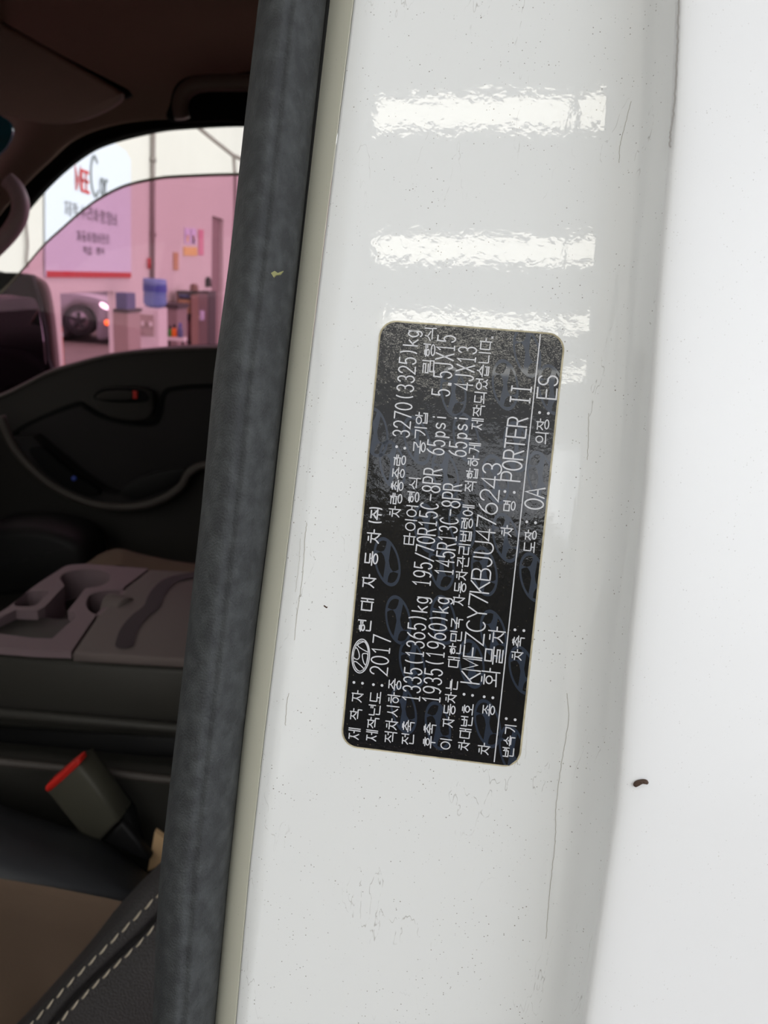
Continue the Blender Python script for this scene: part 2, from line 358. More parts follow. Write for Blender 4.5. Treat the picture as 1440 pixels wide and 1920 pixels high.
# ------------------------------------------------------------------ stroke lettering
def ell(cx, cy, rx, ry, a0, a1, n=14):
    return [(cx+rx*math.cos(math.radians(a0+(a1-a0)*i/n)), cy+ry*math.sin(math.radians(a0+(a1-a0)*i/n))) for i in range(n+1)]
LAT = {
 '0': [ell(.5,.5,.5,.5,90,450,24)],
 '1': [[(.15,.80),(.5,1),(.5,0)],[(.2,0),(.8,0)]],
 '2': [ell(.5,.72,.47,.28,170,0,10)+[(.9,.55),(0,0),(1,0)]],
 '3': [ell(.5,.75,.42,.25,160,-90,12)+ell(.5,.26,.48,.26,90,-160,14)],
 '4': [[(.75,0),(.75,1),(0,.3),(1,.3)]],
 '5': [[(.92,1),(.15,1),(.08,.56)]+ell(.48,.32,.48,.32,135,-155,14)],
 '6': [[(.8,1)]+[(.45,.85),(.15,.6),(.02,.33)]+ell(.5,.31,.48,.31,180,540,20)],
 '7': [[(0,1),(1,1),(.35,0)]],
 '8': [ell(.5,.75,.42,.25,-90,270,18), ell(.5,.25,.5,.25,90,450,18)],
 '9': [ell(.5,.69,.48,.31,0,360,20)+[(.95,.45),(.75,.12),(.45,0),(.15,.05)]],
 '(': [ell(1.0,.5,.55,.6,125,235,10)], ')': [ell(0,.5,.55,.6,55,-55,10)],
 '/': [[(0,-.05),(1,1.02)]], '-': [[(.05,.48),(.95,.48)]],
 'K': [[(0,0),(0,1)],[(1,1),(0,.38)],[(.3,.56),(1,0)]],
 'M': [[(0,0),(0,1),(.5,.2),(1,1),(1,0)]], 'F': [[(0,0),(0,1),(1,1)],[(0,.53),(.85,.53)]],
 'Z': [[(0,1),(1,1),(0,0),(1,0)]], 'C': [ell(.55,.5,.52,.5,50,310,18)],
 'Y': [[(0,1),(.5,.48),(1,1)],[(.5,.48),(.5,0)]],
 'B': [[(0,0),(0,1),(.6,1)]+ell(.6,.76,.32,.24,90,-90,8)+[(0,.52)],[(.6,.52)]+ell(.6,.26,.4,.26,90,-90,8)+[(0,0)]],
 'J': [[(.8,1),(.8,.28)]+ell(.42,.28,.38,.28,0,-165,10)],
 'U': [[(0,1),(0,.3)]+ell(.5,.3,.5,.3,180,360,12)+[(1,1)]],
 'P': [[(0,0),(0,1),(.6,1)]+ell(.6,.74,.38,.26,90,-90,8)+[(0,.48)]],
 'O': [ell(.5,.5,.5,.5,90,450,24)],
 'R': [[(0,0),(0,1),(.6,1)]+ell(.6,.75,.36,.25,90,-90,8)+[(0,.5)],[(.5,.5),(1,0)]],
 'T': [[(0,1),(1,1)],[(.5,1),(.5,0)]], 'E': [[(1,1),(0,1),(0,0),(1,0)],[(0,.53),(.85,.53)]],
 'I': [[(.25,1),(.75,1)],[(.5,1),(.5,0)],[(.25,0),(.75,0)]],
 'S': [ell(.5,.75,.43,.25,25,270,12)+ell(.5,.26,.47,.26,90,-155,12)],
 'A': [[(0,0),(.5,1),(1,0)],[(.2,.36),(.8,.36)]], 'X': [[(0,1),(1,0)],[(0,0),(1,1)]],
 'k': [[(.05,0),(.05,.85)],[(.85,.52),(.05,.2)],[(.32,.32),(.95,0)]],
 'g': [ell(.45,.3,.42,.3,20,380,16),[(.87,.58),(.87,-.05)]+ell(.47,-.05,.4,.17,0,-150,8)],
 'p': [[(.1,-.3),(.1,.62)]]+[ell(.5,.3,.4,.31,180,540,14)],
 's': [ell(.5,.46,.4,.16,25,270,8)+ell(.5,.15,.42,.15,90,-155,8)],
 'i': [[(.5,0),(.5,.55)],[(.5,.78),(.5,.86)]],
 'e': [[(.1,.5),(.9,.5)]+ell(.5,.5,.42,.48,0,310,12)], 'a': [ell(.5,.3,.4,.3,0,360,12),[(.9,.6),(.9,0)]], 'r': [[(.2,0),(.2,.6)],[(.2,.4),(.5,.6),(.8,.6)]],
 '.': [[(.38,-.02),(.38,.12)],[(.6,-.02),(.6,.12)]],
}
def _s(apex, y=1.0): return [[(apex,y),(apex-.04,y*.62),(apex-.18,y*.32),(0,0)],[(apex-.05,y*.6),(apex+.2,y*.25),(1,0)]]
JC = {
 'ㄱ': [[(0,1),(1,1),(.93,.55),(.6,.1),(.45,0)]], 'ㄱf': [[(0,1),(.97,1),(1,.9),(1,0)]],
 'ㄴ': [[(0,1),(0,.1),(.06,0),(1,0)]], 'ㄷ': [[(1,1),(0,1),(0,.08),(.05,0),(1,0)]],
 'ㄹ': [[(0,1),(1,1),(1,.52),(0,.52),(0,0),(1,0)]], 'ㅁ': [[(0,1),(1,1),(1,0),(0,0),(0,1)]],
 'ㅂ': [[(0,1),(0,0),(1,0),(1,1)],[(0,.5),(1,.5)]], 'ㅅ': _s(.5),
 'ㅆ': [[(x*.46,y) for x, y in s] for s in _s(.5)]+[[(.54+x*.46,y) for x, y in s] for s in _s(.5)],
 'ㅇ': [ell(.5,.5,.5,.5,90,450,20)], 'ㅈ': [[(0,1),(1,1)]]+_s(.5),
 'ㅊ': [[(.25,1.05),(.75,1.05)],[(0,.78),(1,.78)]]+_s(.5,.78),
 'ㅌ': [[(1,1),(0,1),(0,0),(1,0)],[(0,.5),(1,.5)]],
 'ㅎ': [[(.25,1.05),(.75,1.05)],[(0,.8),(1,.8)], ell(.5,.31,.40,.31,90,450,18)],
}
INI = 'ㄱㄲㄴㄷㄸㄹㅁㅂㅃㅅㅆㅇㅈㅉㅊㅋㅌㅍㅎ'
VOW = 'ㅏㅐㅑㅒㅓㅔㅕㅖㅗㅘㅙㅚㅛㅜㅝㅞㅟㅠㅡㅢㅣ'
FIN = ['', 'ㄱ','ㄲ','ㄳ','ㄴ','ㄵ','ㄶ','ㄷ','ㄹ','ㄺ','ㄻ','ㄼ','ㄽ','ㄾ','ㄿ','ㅀ','ㅁ','ㅂ','ㅄ','ㅅ','ㅆ','ㅇ','ㅈ','ㅊ','ㅋ','ㅌ','ㅍ','ㅎ']
VV = {'ㅏ': (.70,[[(0,0),(0,1)],[(0,.5),(.26,.5)]]), 'ㅑ': (.70,[[(0,0),(0,1)],[(0,.62),(.26,.62)],[(0,.36),(.26,.36)]]),
 'ㅓ': (.92,[[(0,0),(0,1)],[(-.24,.52),(0,.52)]]), 'ㅕ': (.92,[[(0,0),(0,1)],[(-.24,.66),(0,.66)],[(-.24,.40),(0,.40)]]),
 'ㅔ': (.78,[[(0,0),(0,1)],[(-.20,.52),(0,.52)],[(.17,0),(.17,1)]]), 'ㅐ': (.68,[[(0,0),(0,1)],[(0,.5),(.22,.5)],[(.22,0),(.22,1)]]),
 'ㅣ': (.90,[[(0,0),(0,1)]])}
def put(strokes, x0, x1, y0, y1): return [[(x0+(x1-x0)*x, y0+(y1-y0)*y) for x, y in s] for s in strokes]
def hangul(ch):
    c = ord(ch)-0xAC00; i, v, f = INI[c//588], VOW[(c % 588)//28], FIN[c % 28]; out = []
    top0 = .42 if f else 0
    if v in VV:
        sx, st = VV[v]; wl = sx-.12 if v in 'ㅏㅑㅐㅣ' else sx-.30
        if v in 'ㅏㅑㅐ': wl = sx-.10
        if v in 'ㅣ': wl = .68
        hh = (.10 if not f else top0+.06)
        tall = 1.12 if i in 'ㅊㅎ' else 1
        out += put(JC[i], .04, wl, hh, .96/tall if tall > 1 else .92)
        out += [[(sx+x, top0+(1-top0)*y) for x, y in s] for s in st]
        if f: out += put(JC[f+'f' if f+'f' in JC else f], .14, .92, 0, .32)
    elif v in 'ㅗㅜㅡㅛㅠ':
        if f:
            top = .98 if i not in 'ㅊㅎ' else .97
            out += put(JC[i], .16, .84, .62, top)
            yb = .44 if v in 'ㅗ' else .52
            out.append([(0,yb),(1,yb)])
            if v == 'ㅗ': out.append([(.5,yb),(.5,.60)])
            if v == 'ㅜ': out.append([(.5,yb),(.5,.33)])
            out += put(JC[f+'f' if f+'f' in JC else f], .14, .86, 0, .32 if v != 'ㅗ' else .34)
        else:
            yb = .08 if v == 'ㅗ' else (.36 if v == 'ㅜ' else .1)
            out += put(JC[i], .14, .86, .36 if v == 'ㅗ' else .48, .95)
            out.append([(0,yb),(1,yb)])
            if v == 'ㅗ': out.append([(.5,yb),(.5,.34)])
            if v == 'ㅜ': out.append([(.5,yb),(.5,0)])
    else:                                # ㅘ ㅚ ㅢ
        y0 = .40 if f else 0; sx = .80 if v == 'ㅘ' else .92
        out += put(JC[i], .08, .62, y0+(1-y0)*.38, .95)
        out.append([(0,y0+(1-y0)*.14),(sx-.08,y0+(1-y0)*.18)])
        if v in 'ㅘㅚ': out.append([(.35,y0+(1-y0)*.15),(.35,y0+(1-y0)*.36)])
        out.append([(sx,y0-.02),(sx,1)])
        if v == 'ㅘ': out.append([(sx,.55),(sx+.2,.55)])
        if f: out += put(JC[f+'f' if f+'f' in JC else f], .14, .9, 0, .30)
    return out
def glyph(ch): return LAT[ch] if ch in LAT else hangul(ch)
def ribbon(bm, pts, w, nrm):
    """a flat pen stroke of width w with round ends"""
    P = [Vector(pts[0])]
    for p in pts[1:]:
        if (Vector(p)-P[-1]).length > w*.02: P.append(Vector(p))
    if len(P) < 2: return
    closed = (P[0]-P[-1]).length < w*.05
    Lr, Rr = [], []
    for i, p in enumerate(P):
        if closed and i in (0, len(P)-1): d1, d2 = (P[-1]-P[-2]).normalized(), (P[1]-P[0]).normalized()
        else:
            d1 = (p-P[max(i-1,0)]) if i else (P[1]-P[0]); d2 = (P[i+1]-p) if i < len(P)-1 else d1
            d1 = d1.normalized(); d2 = d2.normalized()
        t = d1+d2
        if t.length < .3: t = d2
        t.normalize(); s = nrm.cross(t).normalized(); k = min(1/max(abs(t.dot(d1)),.35), 1.9)
        Lr.append(bm.verts.new(p+s*w*.5*k)); Rr.append(bm.verts.new(p-s*w*.5*k))
    for i in range(len(P)-1):
        try: bm.faces.new((Lr[i], Rr[i], Rr[i+1], Lr[i+1]))
        except ValueError: pass
    if not closed:
        for c, d, a, b in ((P[0], P[0]-P[1], Lr[0], Rr[0]), (P[-1], P[-1]-P[-2], Lr[-1], Rr[-1])):
            d = d.normalized(); s = nrm.cross(d).normalized()
            q = [bm.verts.new(c+(s*math.cos(x)+d*math.sin(x))*w*.5) for x in (math.pi*.2, math.pi*.4, math.pi*.6, math.pi*.8)]
            ends = [a, b]
            if (a.co-q[0].co).length > (b.co-q[0].co).length: ends = [b, a]
            try: bm.faces.new([ends[0]]+q+[ends[1]])
            except ValueError: pass

strokes_on_wall('M', (141,353), (152,356), .16, .028, 'bred', 'letter', 'red letters', .85)
strokes_on_wall('EE', (153,357), (168,362), .15, .024, 'bred', 'letter', 'red letters', .7)
strokes_on_wall('C', (169,366), (188,368), .30, .03, 'bgrey', 'letter', 'large grey letter C', .75)
strokes_on_wall('ar', (186,362), (204,368), .20, .022, 'bgrey', 'letter', 'grey letters', .8)
strokes_on_wall('제작수리차량정비', (120,402), (220,424), .10, .012, 'bink', 'text_line')
strokes_on_wall('자동차정비관리', (143,451), (205,457), .075, .010, 'bink', 'text_line')
strokes_on_wall('작업', (155,476), (172,477), .06, .009, 'bink', 'text_line')
strokes_on_wall('형식', (180,477), (196,478), .06, .009, 'bink', 'text_line')

# ------------------------------------------------------------------ things along the hall wall
def ybox(x0, y0, x1, y1, Y, t_, zb=None, bevel=0):
    a, b = atY(x0, y1, Y), atY(x1, y0, Y); z0 = a.z if zb is None else zb
    return box(min(a.x,b.x), max(a.x,b.x), Y, Y+t_, z0, b.z, bevel)
# water cooler
Y = 6.95; a, b = atY(257, 582, Y), atY(313, 580, Y)
t = thing('water_cooler', ((a.x+b.x)/2, Y+.15, 0), 'white water cooler standing below the grey wall pipe', 'water cooler')
part(t, 'body', box(a.x, b.x-.07, Y, Y+.26, 0, b.z, .02), 'cooler', label='white cooler body')
part(t, 'tap_panel', box(a.x+.02, a.x+.15, Y-.012, Y, b.z-.25, b.z-.06, .004), 'cabinet')
for dx in (.08, .15): part(t, 'tap', box(a.x+dx-.03, a.x+dx-.01, Y-.05, Y-.012, b.z-.16, b.z-.12, .004), 'cooler')
c0, c1 = atY(260, 575, Y), atY(303, 524, Y); cx = (c0.x+c1.x)/2; r = abs(c1.x-c0.x)/2; zb_, zt = b.z, c1.z
t = thing('water_bottle', (cx, Y+.14, zb_), 'blue upturned water bottle on top of the white cooler', 'bottle')
hh = zt-zb_
part(t, 'bottle', lathe(cx, Y+.14, [(0.001,zb_),(r*.5,zb_),(r*.85,zb_+hh*.06),(r*.97,zb_+hh*.13),(r,zb_+hh*.2),(r*.96,zb_+hh*.5),(r,zb_+hh*.56),(r*.96,zb_+hh*.75),(r,zb_+hh*.8),(r,zb_+hh*.95),(r*.9,zt),(0.001,zt)]), 'bottle', True)
part(t, 'bottle_label', lathe(cx, Y+.14, [(r*1.02,zb_+hh*.55),(r*1.02,zb_+hh*.78)]), 'bluelabel', True)
# cabinet and blue box left of it
Y = 6.1; t = thing('storage_cabinet', atY(232, 640, Y), 'beige low cabinet between the wall opening and the water cooler', 'cabinet')
bmx = ybox(213, 585, 240, 670, Y, .3, 0, .01); part(t, 'body', bmx, 'cabinet')
part(t, 'top', ybox(212, 581, 241, 585, Y-.01, .32), 'darkcab')
tag(new('storage_box', ybox(217, 550, 238, 581, Y+.02, .2, None, .006), 'navy'), 'dark blue box on top of the beige cabinet', 'box')
# counter and shelves right of the cooler
Y = 8.3; t = thing('work_counter', atY(322, 660, Y), 'pinkish brown low counter right of the water cooler', 'counter')
part(t, 'body', ybox(302, 576, 332, 680, Y, .4, 0), 'doorgrey'); part(t, 'worktop', ybox(300, 571, 334, 577, Y-.02, .44), 'darkcab')
Y = 8.8; t = thing('open_shelf', atY(345, 660, Y), 'dark open shelf unit holding a tan carton', 'shelf')
part(t, 'shelf_board', ybox(331, 547, 359, 550, Y, .3), 'darkcab'); part(t, 'shelf_board', ybox(331, 589, 359, 592, Y, .3), 'darkcab'); part(t, 'shelf_board', ybox(331, 640, 359, 643, Y, .3), 'darkcab')
part(t, 'side_panel', ybox(331, 547, 333, 680, Y, .3, 0), 'wood'); part(t, 'side_panel', ybox(357, 547, 359, 680, Y, .3, 0), 'wood'); part(t, 'back_panel', ybox(333, 550, 357, 680, Y+.27, .02, 0), 'doorgrey')
tag(new('carton', ybox(334, 563, 356, 589, Y+.02, .2, None, .004), 'card'), 'tan carton on the upper board of the dark shelf', 'box')
tag(new('tray', ybox(335, 552, 355, 557, Y+.02, .2, None, .004), 'navy'), 'pale blue tray lying on the tan carton', 'tray')
tag(new('canister', lathe(atY(347,620,Y).x, Y+.12, [(.001,atY(347,639,Y).z),(.05,atY(347,639,Y).z),(.055,atY(347,610,Y).z),(.03,atY(347,602,Y).z),(.001,atY(347,600,Y).z)]), 'rose', smooth=True), 'rose canister on the lower shelf board', 'canister')
Y = 8.0
def bottle(px, top, bot, rp, body, cap, label):
    a, b = atY(px, bot, Y), atY(px, top, Y); r = rp/1400*Y; h = b.z-a.z
    t = thing('spray_bottle', (a.x, Y, a.z), label, 'bottle', 'bottles on the low stool')
    part(t, 'body', lathe(a.x, Y, [(.001,a.z),(r,a.z),(r,a.z+h*.6),(r*.4,a.z+h*.75),(.001,a.z+h*.75)], 14), body, True)
    part(t, 'cap', lathe(a.x, Y, [(r*.42,a.z+h*.72),(r*.5,a.z+h*.75),(r*.45,a.z+h),(.001,a.z+h)], 12), cap, True)
bottle(319, 610, 634, 4, 'green', 'black', 'green bottle with black cap, left of the three on the stool')
bottle(327, 608, 634, 5, 'orange', 'black', 'orange bottle in the middle of the three on the stool')
bottle(338, 606, 634, 5, 'navy', 'bluelabel', 'blue bottle right of the orange one on the stool')
t = thing('stool', atY(328, 690, Y), 'small pale stool with dark legs in front of the dark shelf', 'stool')
part(t, 'seat', ybox(314, 634, 344, 638, Y-.06, .14), 'cooler')
for xx in (316, 341): part(t, 'leg', ybox(xx, 638, xx+2, 690, Y-.02, .03, 0), 'black')
Y = 9.2; t = thing('rolled_mat', atY(364, 660, Y), 'brown rolled mat standing upright beside the dark shelf', 'mat')
a, b = atY(364, 640, Y), atY(364, 532, Y)
part(t, 'roll', lathe(a.x, Y, [(.001,0),(.05,0),(.052,b.z*.5),(.05,b.z-.03),(.03,b.z),(.001,b.z)], 16), 'wood', True)
part(t, 'strap', lathe(a.x, Y, [(.055,b.z*.7),(.055,b.z*.7+.03)], 16), 'card', True)
Y = 9.6; t = thing('tall_cabinet', atY(381, 660, Y), 'dark grey cabinet with a door, left of the doorway', 'cabinet')
part(t, 'body', ybox(370, 547, 391, 680, Y, .4, 0), 'darkcab'); part(t, 'door', ybox(372, 551, 389, 650, Y-.015, .015), 'doorgrey'); part(t, 'handle', ybox(374, 590, 376, 602, Y-.03, .015), 'metal')
tag(new('glove', ybox(374, 583, 382, 600, Y-.06, .03, None, .008), 'lilac'), 'pale work glove hanging on the dark grey cabinet', 'glove')
# papers on the wall
def wallpaper_(name, pts, m, label, cat='poster', g=None):
    o = new(name, prism([atX(x, y, XW+.012) for x, y in pts], Vector((-.008,0,0))), m); tag(o, label, cat, g)
def q4(x0, y0, x1, y1): return [(x0,y1),(x0,y0),(x1,y0+1),(x1,y1+1)]
wallpaper_('poster', q4(347,427,357,457), 'lilac', 'small lilac poster, left of the upper pair on the wall', g='papers on the wall')
wallpaper_('poster', q4(359,428,368,457), 'lilac', 'small lilac poster, right of the upper pair on the wall', g='papers on the wall')
wallpaper_('poster', q4(345,463,370,479), 'yellow', 'yellow poster below the pair of lilac ones', g='papers on the wall')
wallpaper_('poster', q4(373,430,382,478), 'rose', 'narrow rose poster right of the yellow one', g='papers on the wall')
wallpaper_('notice', q4(326,473,335,506), 'card', 'narrow tan notice low on the wall right of the pipe', 'notice')
wallpaper_('sticker', q4(350,440,354,454), 'yellow', 'yellow figure printed on the left lilac poster', 'sticker')
wallpaper_('sticker', q4(361,441,365,456), 'yellow', 'yellow figure printed on the right lilac poster', 'sticker')
q = atX(393, 528, XW+.03)
tag(new('wall_phone', prism([atX(x, y, XW+.04) for x, y in [(390,538),(390,524),(393,519),(396,524),(397,538)]], Vector((-.035,0,0))), 'black'), 'small black phone on the wall left of the doorway', 'phone')
bm = prism([(XW-.05,dy0,0),(XW-.05,dy1,0),(XW-.05,dy1,dz1),(XW-.05,dy0,dz1)], Vector((-.04,0,0))); o = struct('door_1', bm, 'doorgrey')
hd = tube([Vector((XW-.04,dy0+.15,1.05)), Vector((XW-.01,dy0+.15,1.05)), Vector((XW-.01,dy0+.28,1.05))], .012); part(o, 'door_handle', hd, 'metal', True)
# next bay: parked car, bollard
YC = 13.6
wc = atY(148, 601, YC); Rw = 27/1400*YC
t = thing('silver_car', (wc.x, YC, 0), 'silver car parked in the next bay, seen through the wall opening', 'car')
body = sp2([(60,640),(60,552),(100,549),(150,552),(185,561),(206,572),(215,590),(216,622),(205,634),(182,636),(180,600),(170,580),(148,572),(126,580),(116,602),(114,634)], 5, True)
part(t, 'body', prism(YP(body, YC), Vector((0,1.6,0)), bevel=.03), 'silver', True)
part(t, 'windscreen', prism(YP([(60,552),(60,520),(118,526),(140,552)], YC+.15), Vector((0,1.3,0)), bevel=.03), 'darkcab')
wz = max(wc.z, Rw)
part(t, 'tyre', tube([Vector((wc.x,YC+.02,wz)), Vector((wc.x,YC+.24,wz))], Rw, 28), 'tyre', True)
rm = part(t, 'wheel', tube([Vector((wc.x,YC-.005,wz)), Vector((wc.x,YC+.1,wz))], Rw*.62, 24), 'rim', True)
for k in range(5):
    aa = k*math.tau/5+.3; o_ = Vector((math.cos(aa), 0, math.sin(aa)))*Rw*.55
    part(rm, 'spoke', tube([Vector((wc.x,YC-.02,wz)), Vector((wc.x,YC-.02,wz))+o_], .035, 6), 'tyre')
part(t, 'headlight', prism(YP(sp2([(187,571),(190,567),(198,571),(205,578),(203,581),(192,577)], 4, True), YC-.03), Vector((0,.15,0))), 'lamp', label='bright headlight')
part(t, 'fog_lamp', tube([atY(201,605,YC-.04), atY(201,605,YC+.1)], .05, 14), 'amber', True, 'orange lit fog lamp')
Y = 7.0
a, b = atY(112, 650, Y), atY(112, 610, Y)
t = thing('bollard', (a.x, Y, 0), 'orange bollard at the left edge of the wall opening', 'bollard')
part(t, 'post', lathe(a.x, Y, [(.001,0),(.03,0),(.03,b.z-.02),(.022,b.z),(.001,b.z)], 14), 'orange', True); part(t, 'band', lathe(a.x, Y, [(.032,b.z-.10),(.032,b.z-.06)], 14), 'metal', True)
tag(new('floor_ramp', prism([Vector((-4.4,9.5,.001)), Vector((-2.9,9.5,.001)), Vector((-2.9,10.2,.001)), Vector((-4.4,10.2,.001))], Vector((0,0,.06))), 'wood'), 'brown low ramp on the floor of the next bay', 'ramp')

# ------------------------------------------------------------------ the truck cab
YS = atY(400, 651, 1.5).y          # lateral place of the far door
cab = thing('truck_cab', (0, .3, .55), 'white painted truck cab with its near door open, seen at the door pillar', 'truck')
def xi(tab, y):
    ys = [q[0] for q in tab]; xs = [q[1] for q in tab]
    if y < ys[0]: return xs[0]+(xs[1]-xs[0])*(y-ys[0])/(ys[1]-ys[0])
    if y > ys[-1]: return xs[-1]+(xs[-1]-xs[-2])*(y-ys[-1])/(ys[-1]-ys[-2])
    return float(np.interp(y, ys, xs))
rL = [(0,485),(240,457),(480,431),(700,401),(960,377),(1240,345),(1440,322),(1640,299),(1760,292),(1920,286)]
rR = [(0,612),(480,560),(720,533),(960,507),(1180,479),(1380,455),(1650,427),(1920,402)]
gR = [(0,623),(480,566.5),(720,538),(960,510.5),(1180,481.5),(1380,457),(1650,428.5),(1920,403.5)]
sm = [(0,664),(480,605),(960,547.5),(1380,496),(1640,467),(1920,442)]
fL = [(0,708),(200,688),(480,656),(900,592),(1100,567),(1350,535),(1640,500),(1920,466)]
fR = [(0,1132),(200,1121),(480,1102),(800,1085),(1100,1062),(1400,1040),(1700,1012),(1920,992)]
sT = [(0,1267),(250,1256),(480,1235),(640,1223),(900,1206),(1066,1190),(1280,1168),(1493,1152),(1700,1122),(1920,1090)]
ROWS = list(range(-300, 2260, 40))
def surf(cols):
    """cols: list of (function of y giving x pixel, h)"""
    return loft([[F(fx(y), y, h(y) if callable(h) else h) for fx, h in cols] for y in ROWS])
def mix_(A, B, s, off=0): return lambda y: xi(A, y)*(1-s)+xi(B, y)*s+off
# flange beside the rubber
cols = [(mix_(rR,gR,0,-40), -60), (mix_(rR,gR,0,-38), -12.0), (mix_(rR,gR,0,-6), -11.0)]
cols += [(mix_(gR,sm,s), -8.5+6.7*s**.8) for s in (.02,.25,.5,.75,.93)] + [(mix_(gR,sm,.985), -1.85), (mix_(gR,sm,1.0,-.9), -3.4)]
part(cab, 'pillar_flange', surf(cols), 'flange', True, 'white flange, its shade tinted cream, between rubber and pillar')
# pillar face, its fillet and the outer skin
cols = [(mix_(sm,fL,0,-.2), -2.4), (mix_(sm,fL,0,.9), -1.5)]
for i in range(1, 13):
    s = i/12; cols.append((mix_(sm,fL,s,.9*(1-s)), -1.45*(1-s)**1.7))
for i in range(1, 12):
    s = i/12; cols.append((mix_(fL,fR,s), .25*math.sin(s*math.pi)))
for i in range(0, 15):
    s = i/14; cols.append((mix_(fR,sT,s), 13.0*(.12*s+.88*s**2.3)))
part(cab, 'door_pillar', surf(cols), 'paint', True, 'glossy white painted door pillar with fine dirt specks')
cols = [cols[-1]]
for dx, h in ((3,13.45),(7,13.9),(12,14.2),(20,14.3),(32,14.2),(60,13.4),(100,11.8),(160,9.2),(240,5.2),(340,0),(480,-9),(620,-20)):
    cols.append((mix_(sT,sT,0,dx), h))
cols.append((mix_(sT,sT,0,640), -60))
part(cab, 'outer_panel', surf(cols), 'outer', True, 'bright white outer skin panel right of the pillar step')
# rubber strip
cols = [(mix_(rL,rR,.06), -30), (mix_(rL,rR,.02), -12), (mix_(rL,rR,0), -3)]
for i in range(1, 24):
    s = i/24; h = -3+10.5*math.sin(math.pi*min(1,s*1.0)**.72)**.75 - 2.6*s**3
    h -= .9*math.exp(-((s-.47)/.05)**2); h += .35*math.exp(-((s-.58)/.05)**2)
    cols.append((mix_(rL,rR,s), h))
cols += [(mix_(rL,rR,1,0), -6.5), (mix_(rL,rR,1,-2), -11)]
ws = thing('weatherstrip', F(300,1920,0), 'grey rubber door weatherstrip running down the left edge of the white pillar', 'weatherstrip')
part(ws, 'rubber_bulb', surf(cols), 'rubber', True)
bm = surf([(mix_(rR,gR,0,-5), -9), (mix_(rR,gR,0,-.5), -8.5), (mix_(rR,gR,.5), -8.6), (mix_(rR,gR,1), -10)])
part(ws, 'gap_strip', bm, 'gap', True, 'thin black strip for the dark gap beside the rubber')  # dark gap between rubber and flange, its shade made a black strip
bm = prism([F(x, y, 8.2) for x, y in [(509,513),(516,509),(522,513),(532,509),(526,516),(518,517),(514,521)]], PN*.0006)
tag(new('leaf_scrap', bm, 'leafbit'), 'tiny pale green plant scrap stuck on the grey rubber strip', 'scrap')
# marks on the paint
bm = prism([F(x, y, 13.9) for x, y in sp2([(1187,1471),(1188,1466),(1194,1462),(1204,1460),(1212,1461),(1215,1466),(1212,1469),(1204,1468),(1198,1471),(1191,1474)], 4, True)], PN*.0009, bevel=.0003)
tag(new('mud_speck', bm, 'mud', smooth=True), 'brown bean-shaped speck of dirt on the white outer panel', 'dirt speck')
def crack(pts, hh, w, name, m='scuff', lab=None):
    bm = bmesh.new(); ribbon(bm, [F(x, y, hh) for x, y in pts], w, PN); return part(cab, name, bm, m, label=lab)
bm = bmesh.new()
random.seed(3)
def jag(pts, n=7, a=1.2):
    q = sp2(pts, n); return [(x+random.uniform(-a,a), y) for x, y in q]
def hstep(y, dx): return 13.6
crack(jag([(1273,-5),(1271,60),(1268,130),(1264,200),(1257,248),(1256,275)], 8, .9), 14.6, .00045, 'paint_crack', lab='grey hairline crack at the top of the outer panel edge')
for pts in ([(1064,1310),(1062,1390),(1056,1450),(1048,1520),(1042,1600),(1030,1680),(1026,1740)],
            [(1052,1760),(1040,1830),(1030,1890)],):
    pass
bm = bmesh.new()
def hf(x, y):
    a, b = xi(fR, y), xi(sT, y); s = (x-a)/(b-a)
    return .05 if s < 0 else 13.0*(.12*s+.88*s**2.3)+.12
for pts, w in (([(1063,1300),(1066,1345),(1058,1400),(1050,1450),(1042,1520),(1041,1580),(1034,1640),(1028,1700),(1024,1760)], .00016),
             ([(1104,775),(1103,830),(1101,862)], .00014),
             ([(850,1440),(842,1500),(826,1540),(823,1570),(828,1580),(838,1588),(850,1580),(852,1560),(855,1520),(868,1480)], .00014),
             ([(915,1445),(917,1500),(914,1540),(917,1600),(917,1660)], .00013), ([(958,1440),(953,1540),(948,1640),(940,1700)], .00013),
             ([(830,1590),(828,1640),(812,1700),(800,1750),(778,1800)], .00012), ([(806,1600),(800,1660),(790,1740),(778,1790),(772,1850),(762,1920)], .00013),
             ([(900,1690),(876,1740),(866,1820),(858,1870),(854,1920)], .00014), ([(941,1665),(940,1730),(950,1770),(948,1840),(944,1880)], .00012),
             ([(660,1670),(657,1740),(662,1790)], .00012), ([(692,1700),(700,1760),(706,1800)], .00013),
             ([(1183,190),(1172,235),(1163,270),(1161,305)], .00014), ([(730,270),(718,330),(710,420)], .0001), ([(732,130),(731,180),(729,200)], .00014),
             ([(575,980),(572,1010),(567,1080),(560,1130),(552,1200)], .00018), ([(563,1010),(560,1060),(554,1110)], .0001),
             ([(542,1300),(538,1320),(535,1360)], .0002),
             ([(940,172),(950,176),(962,168)], .00014), ([(950,190),(945,200),(930,206)], .0002), ([(846,215),(856,220),(868,214)], .0002), ([(740,525),(752,535),(762,515)], .00012)):
    ribbon(bm, [F(x, y, hf(x, y)) for x, y in jag(pts, 9, .7)], w*.8, PN)
o = part(cab, 'hairline_cracks', bm, 'crack', label='faint grey hairline cracks and scratches in the paint'); o['kind'] = 'stuff'
crack([(831,1585),(836,1589),(842,1588),(847,1585)], .08, .0004, 'paint_chip', lab='small crescent chip below the black label')
crack([(608,1136),(612,1139),(618,1138)], .08, .0004, 'paint_chip', 'mud')

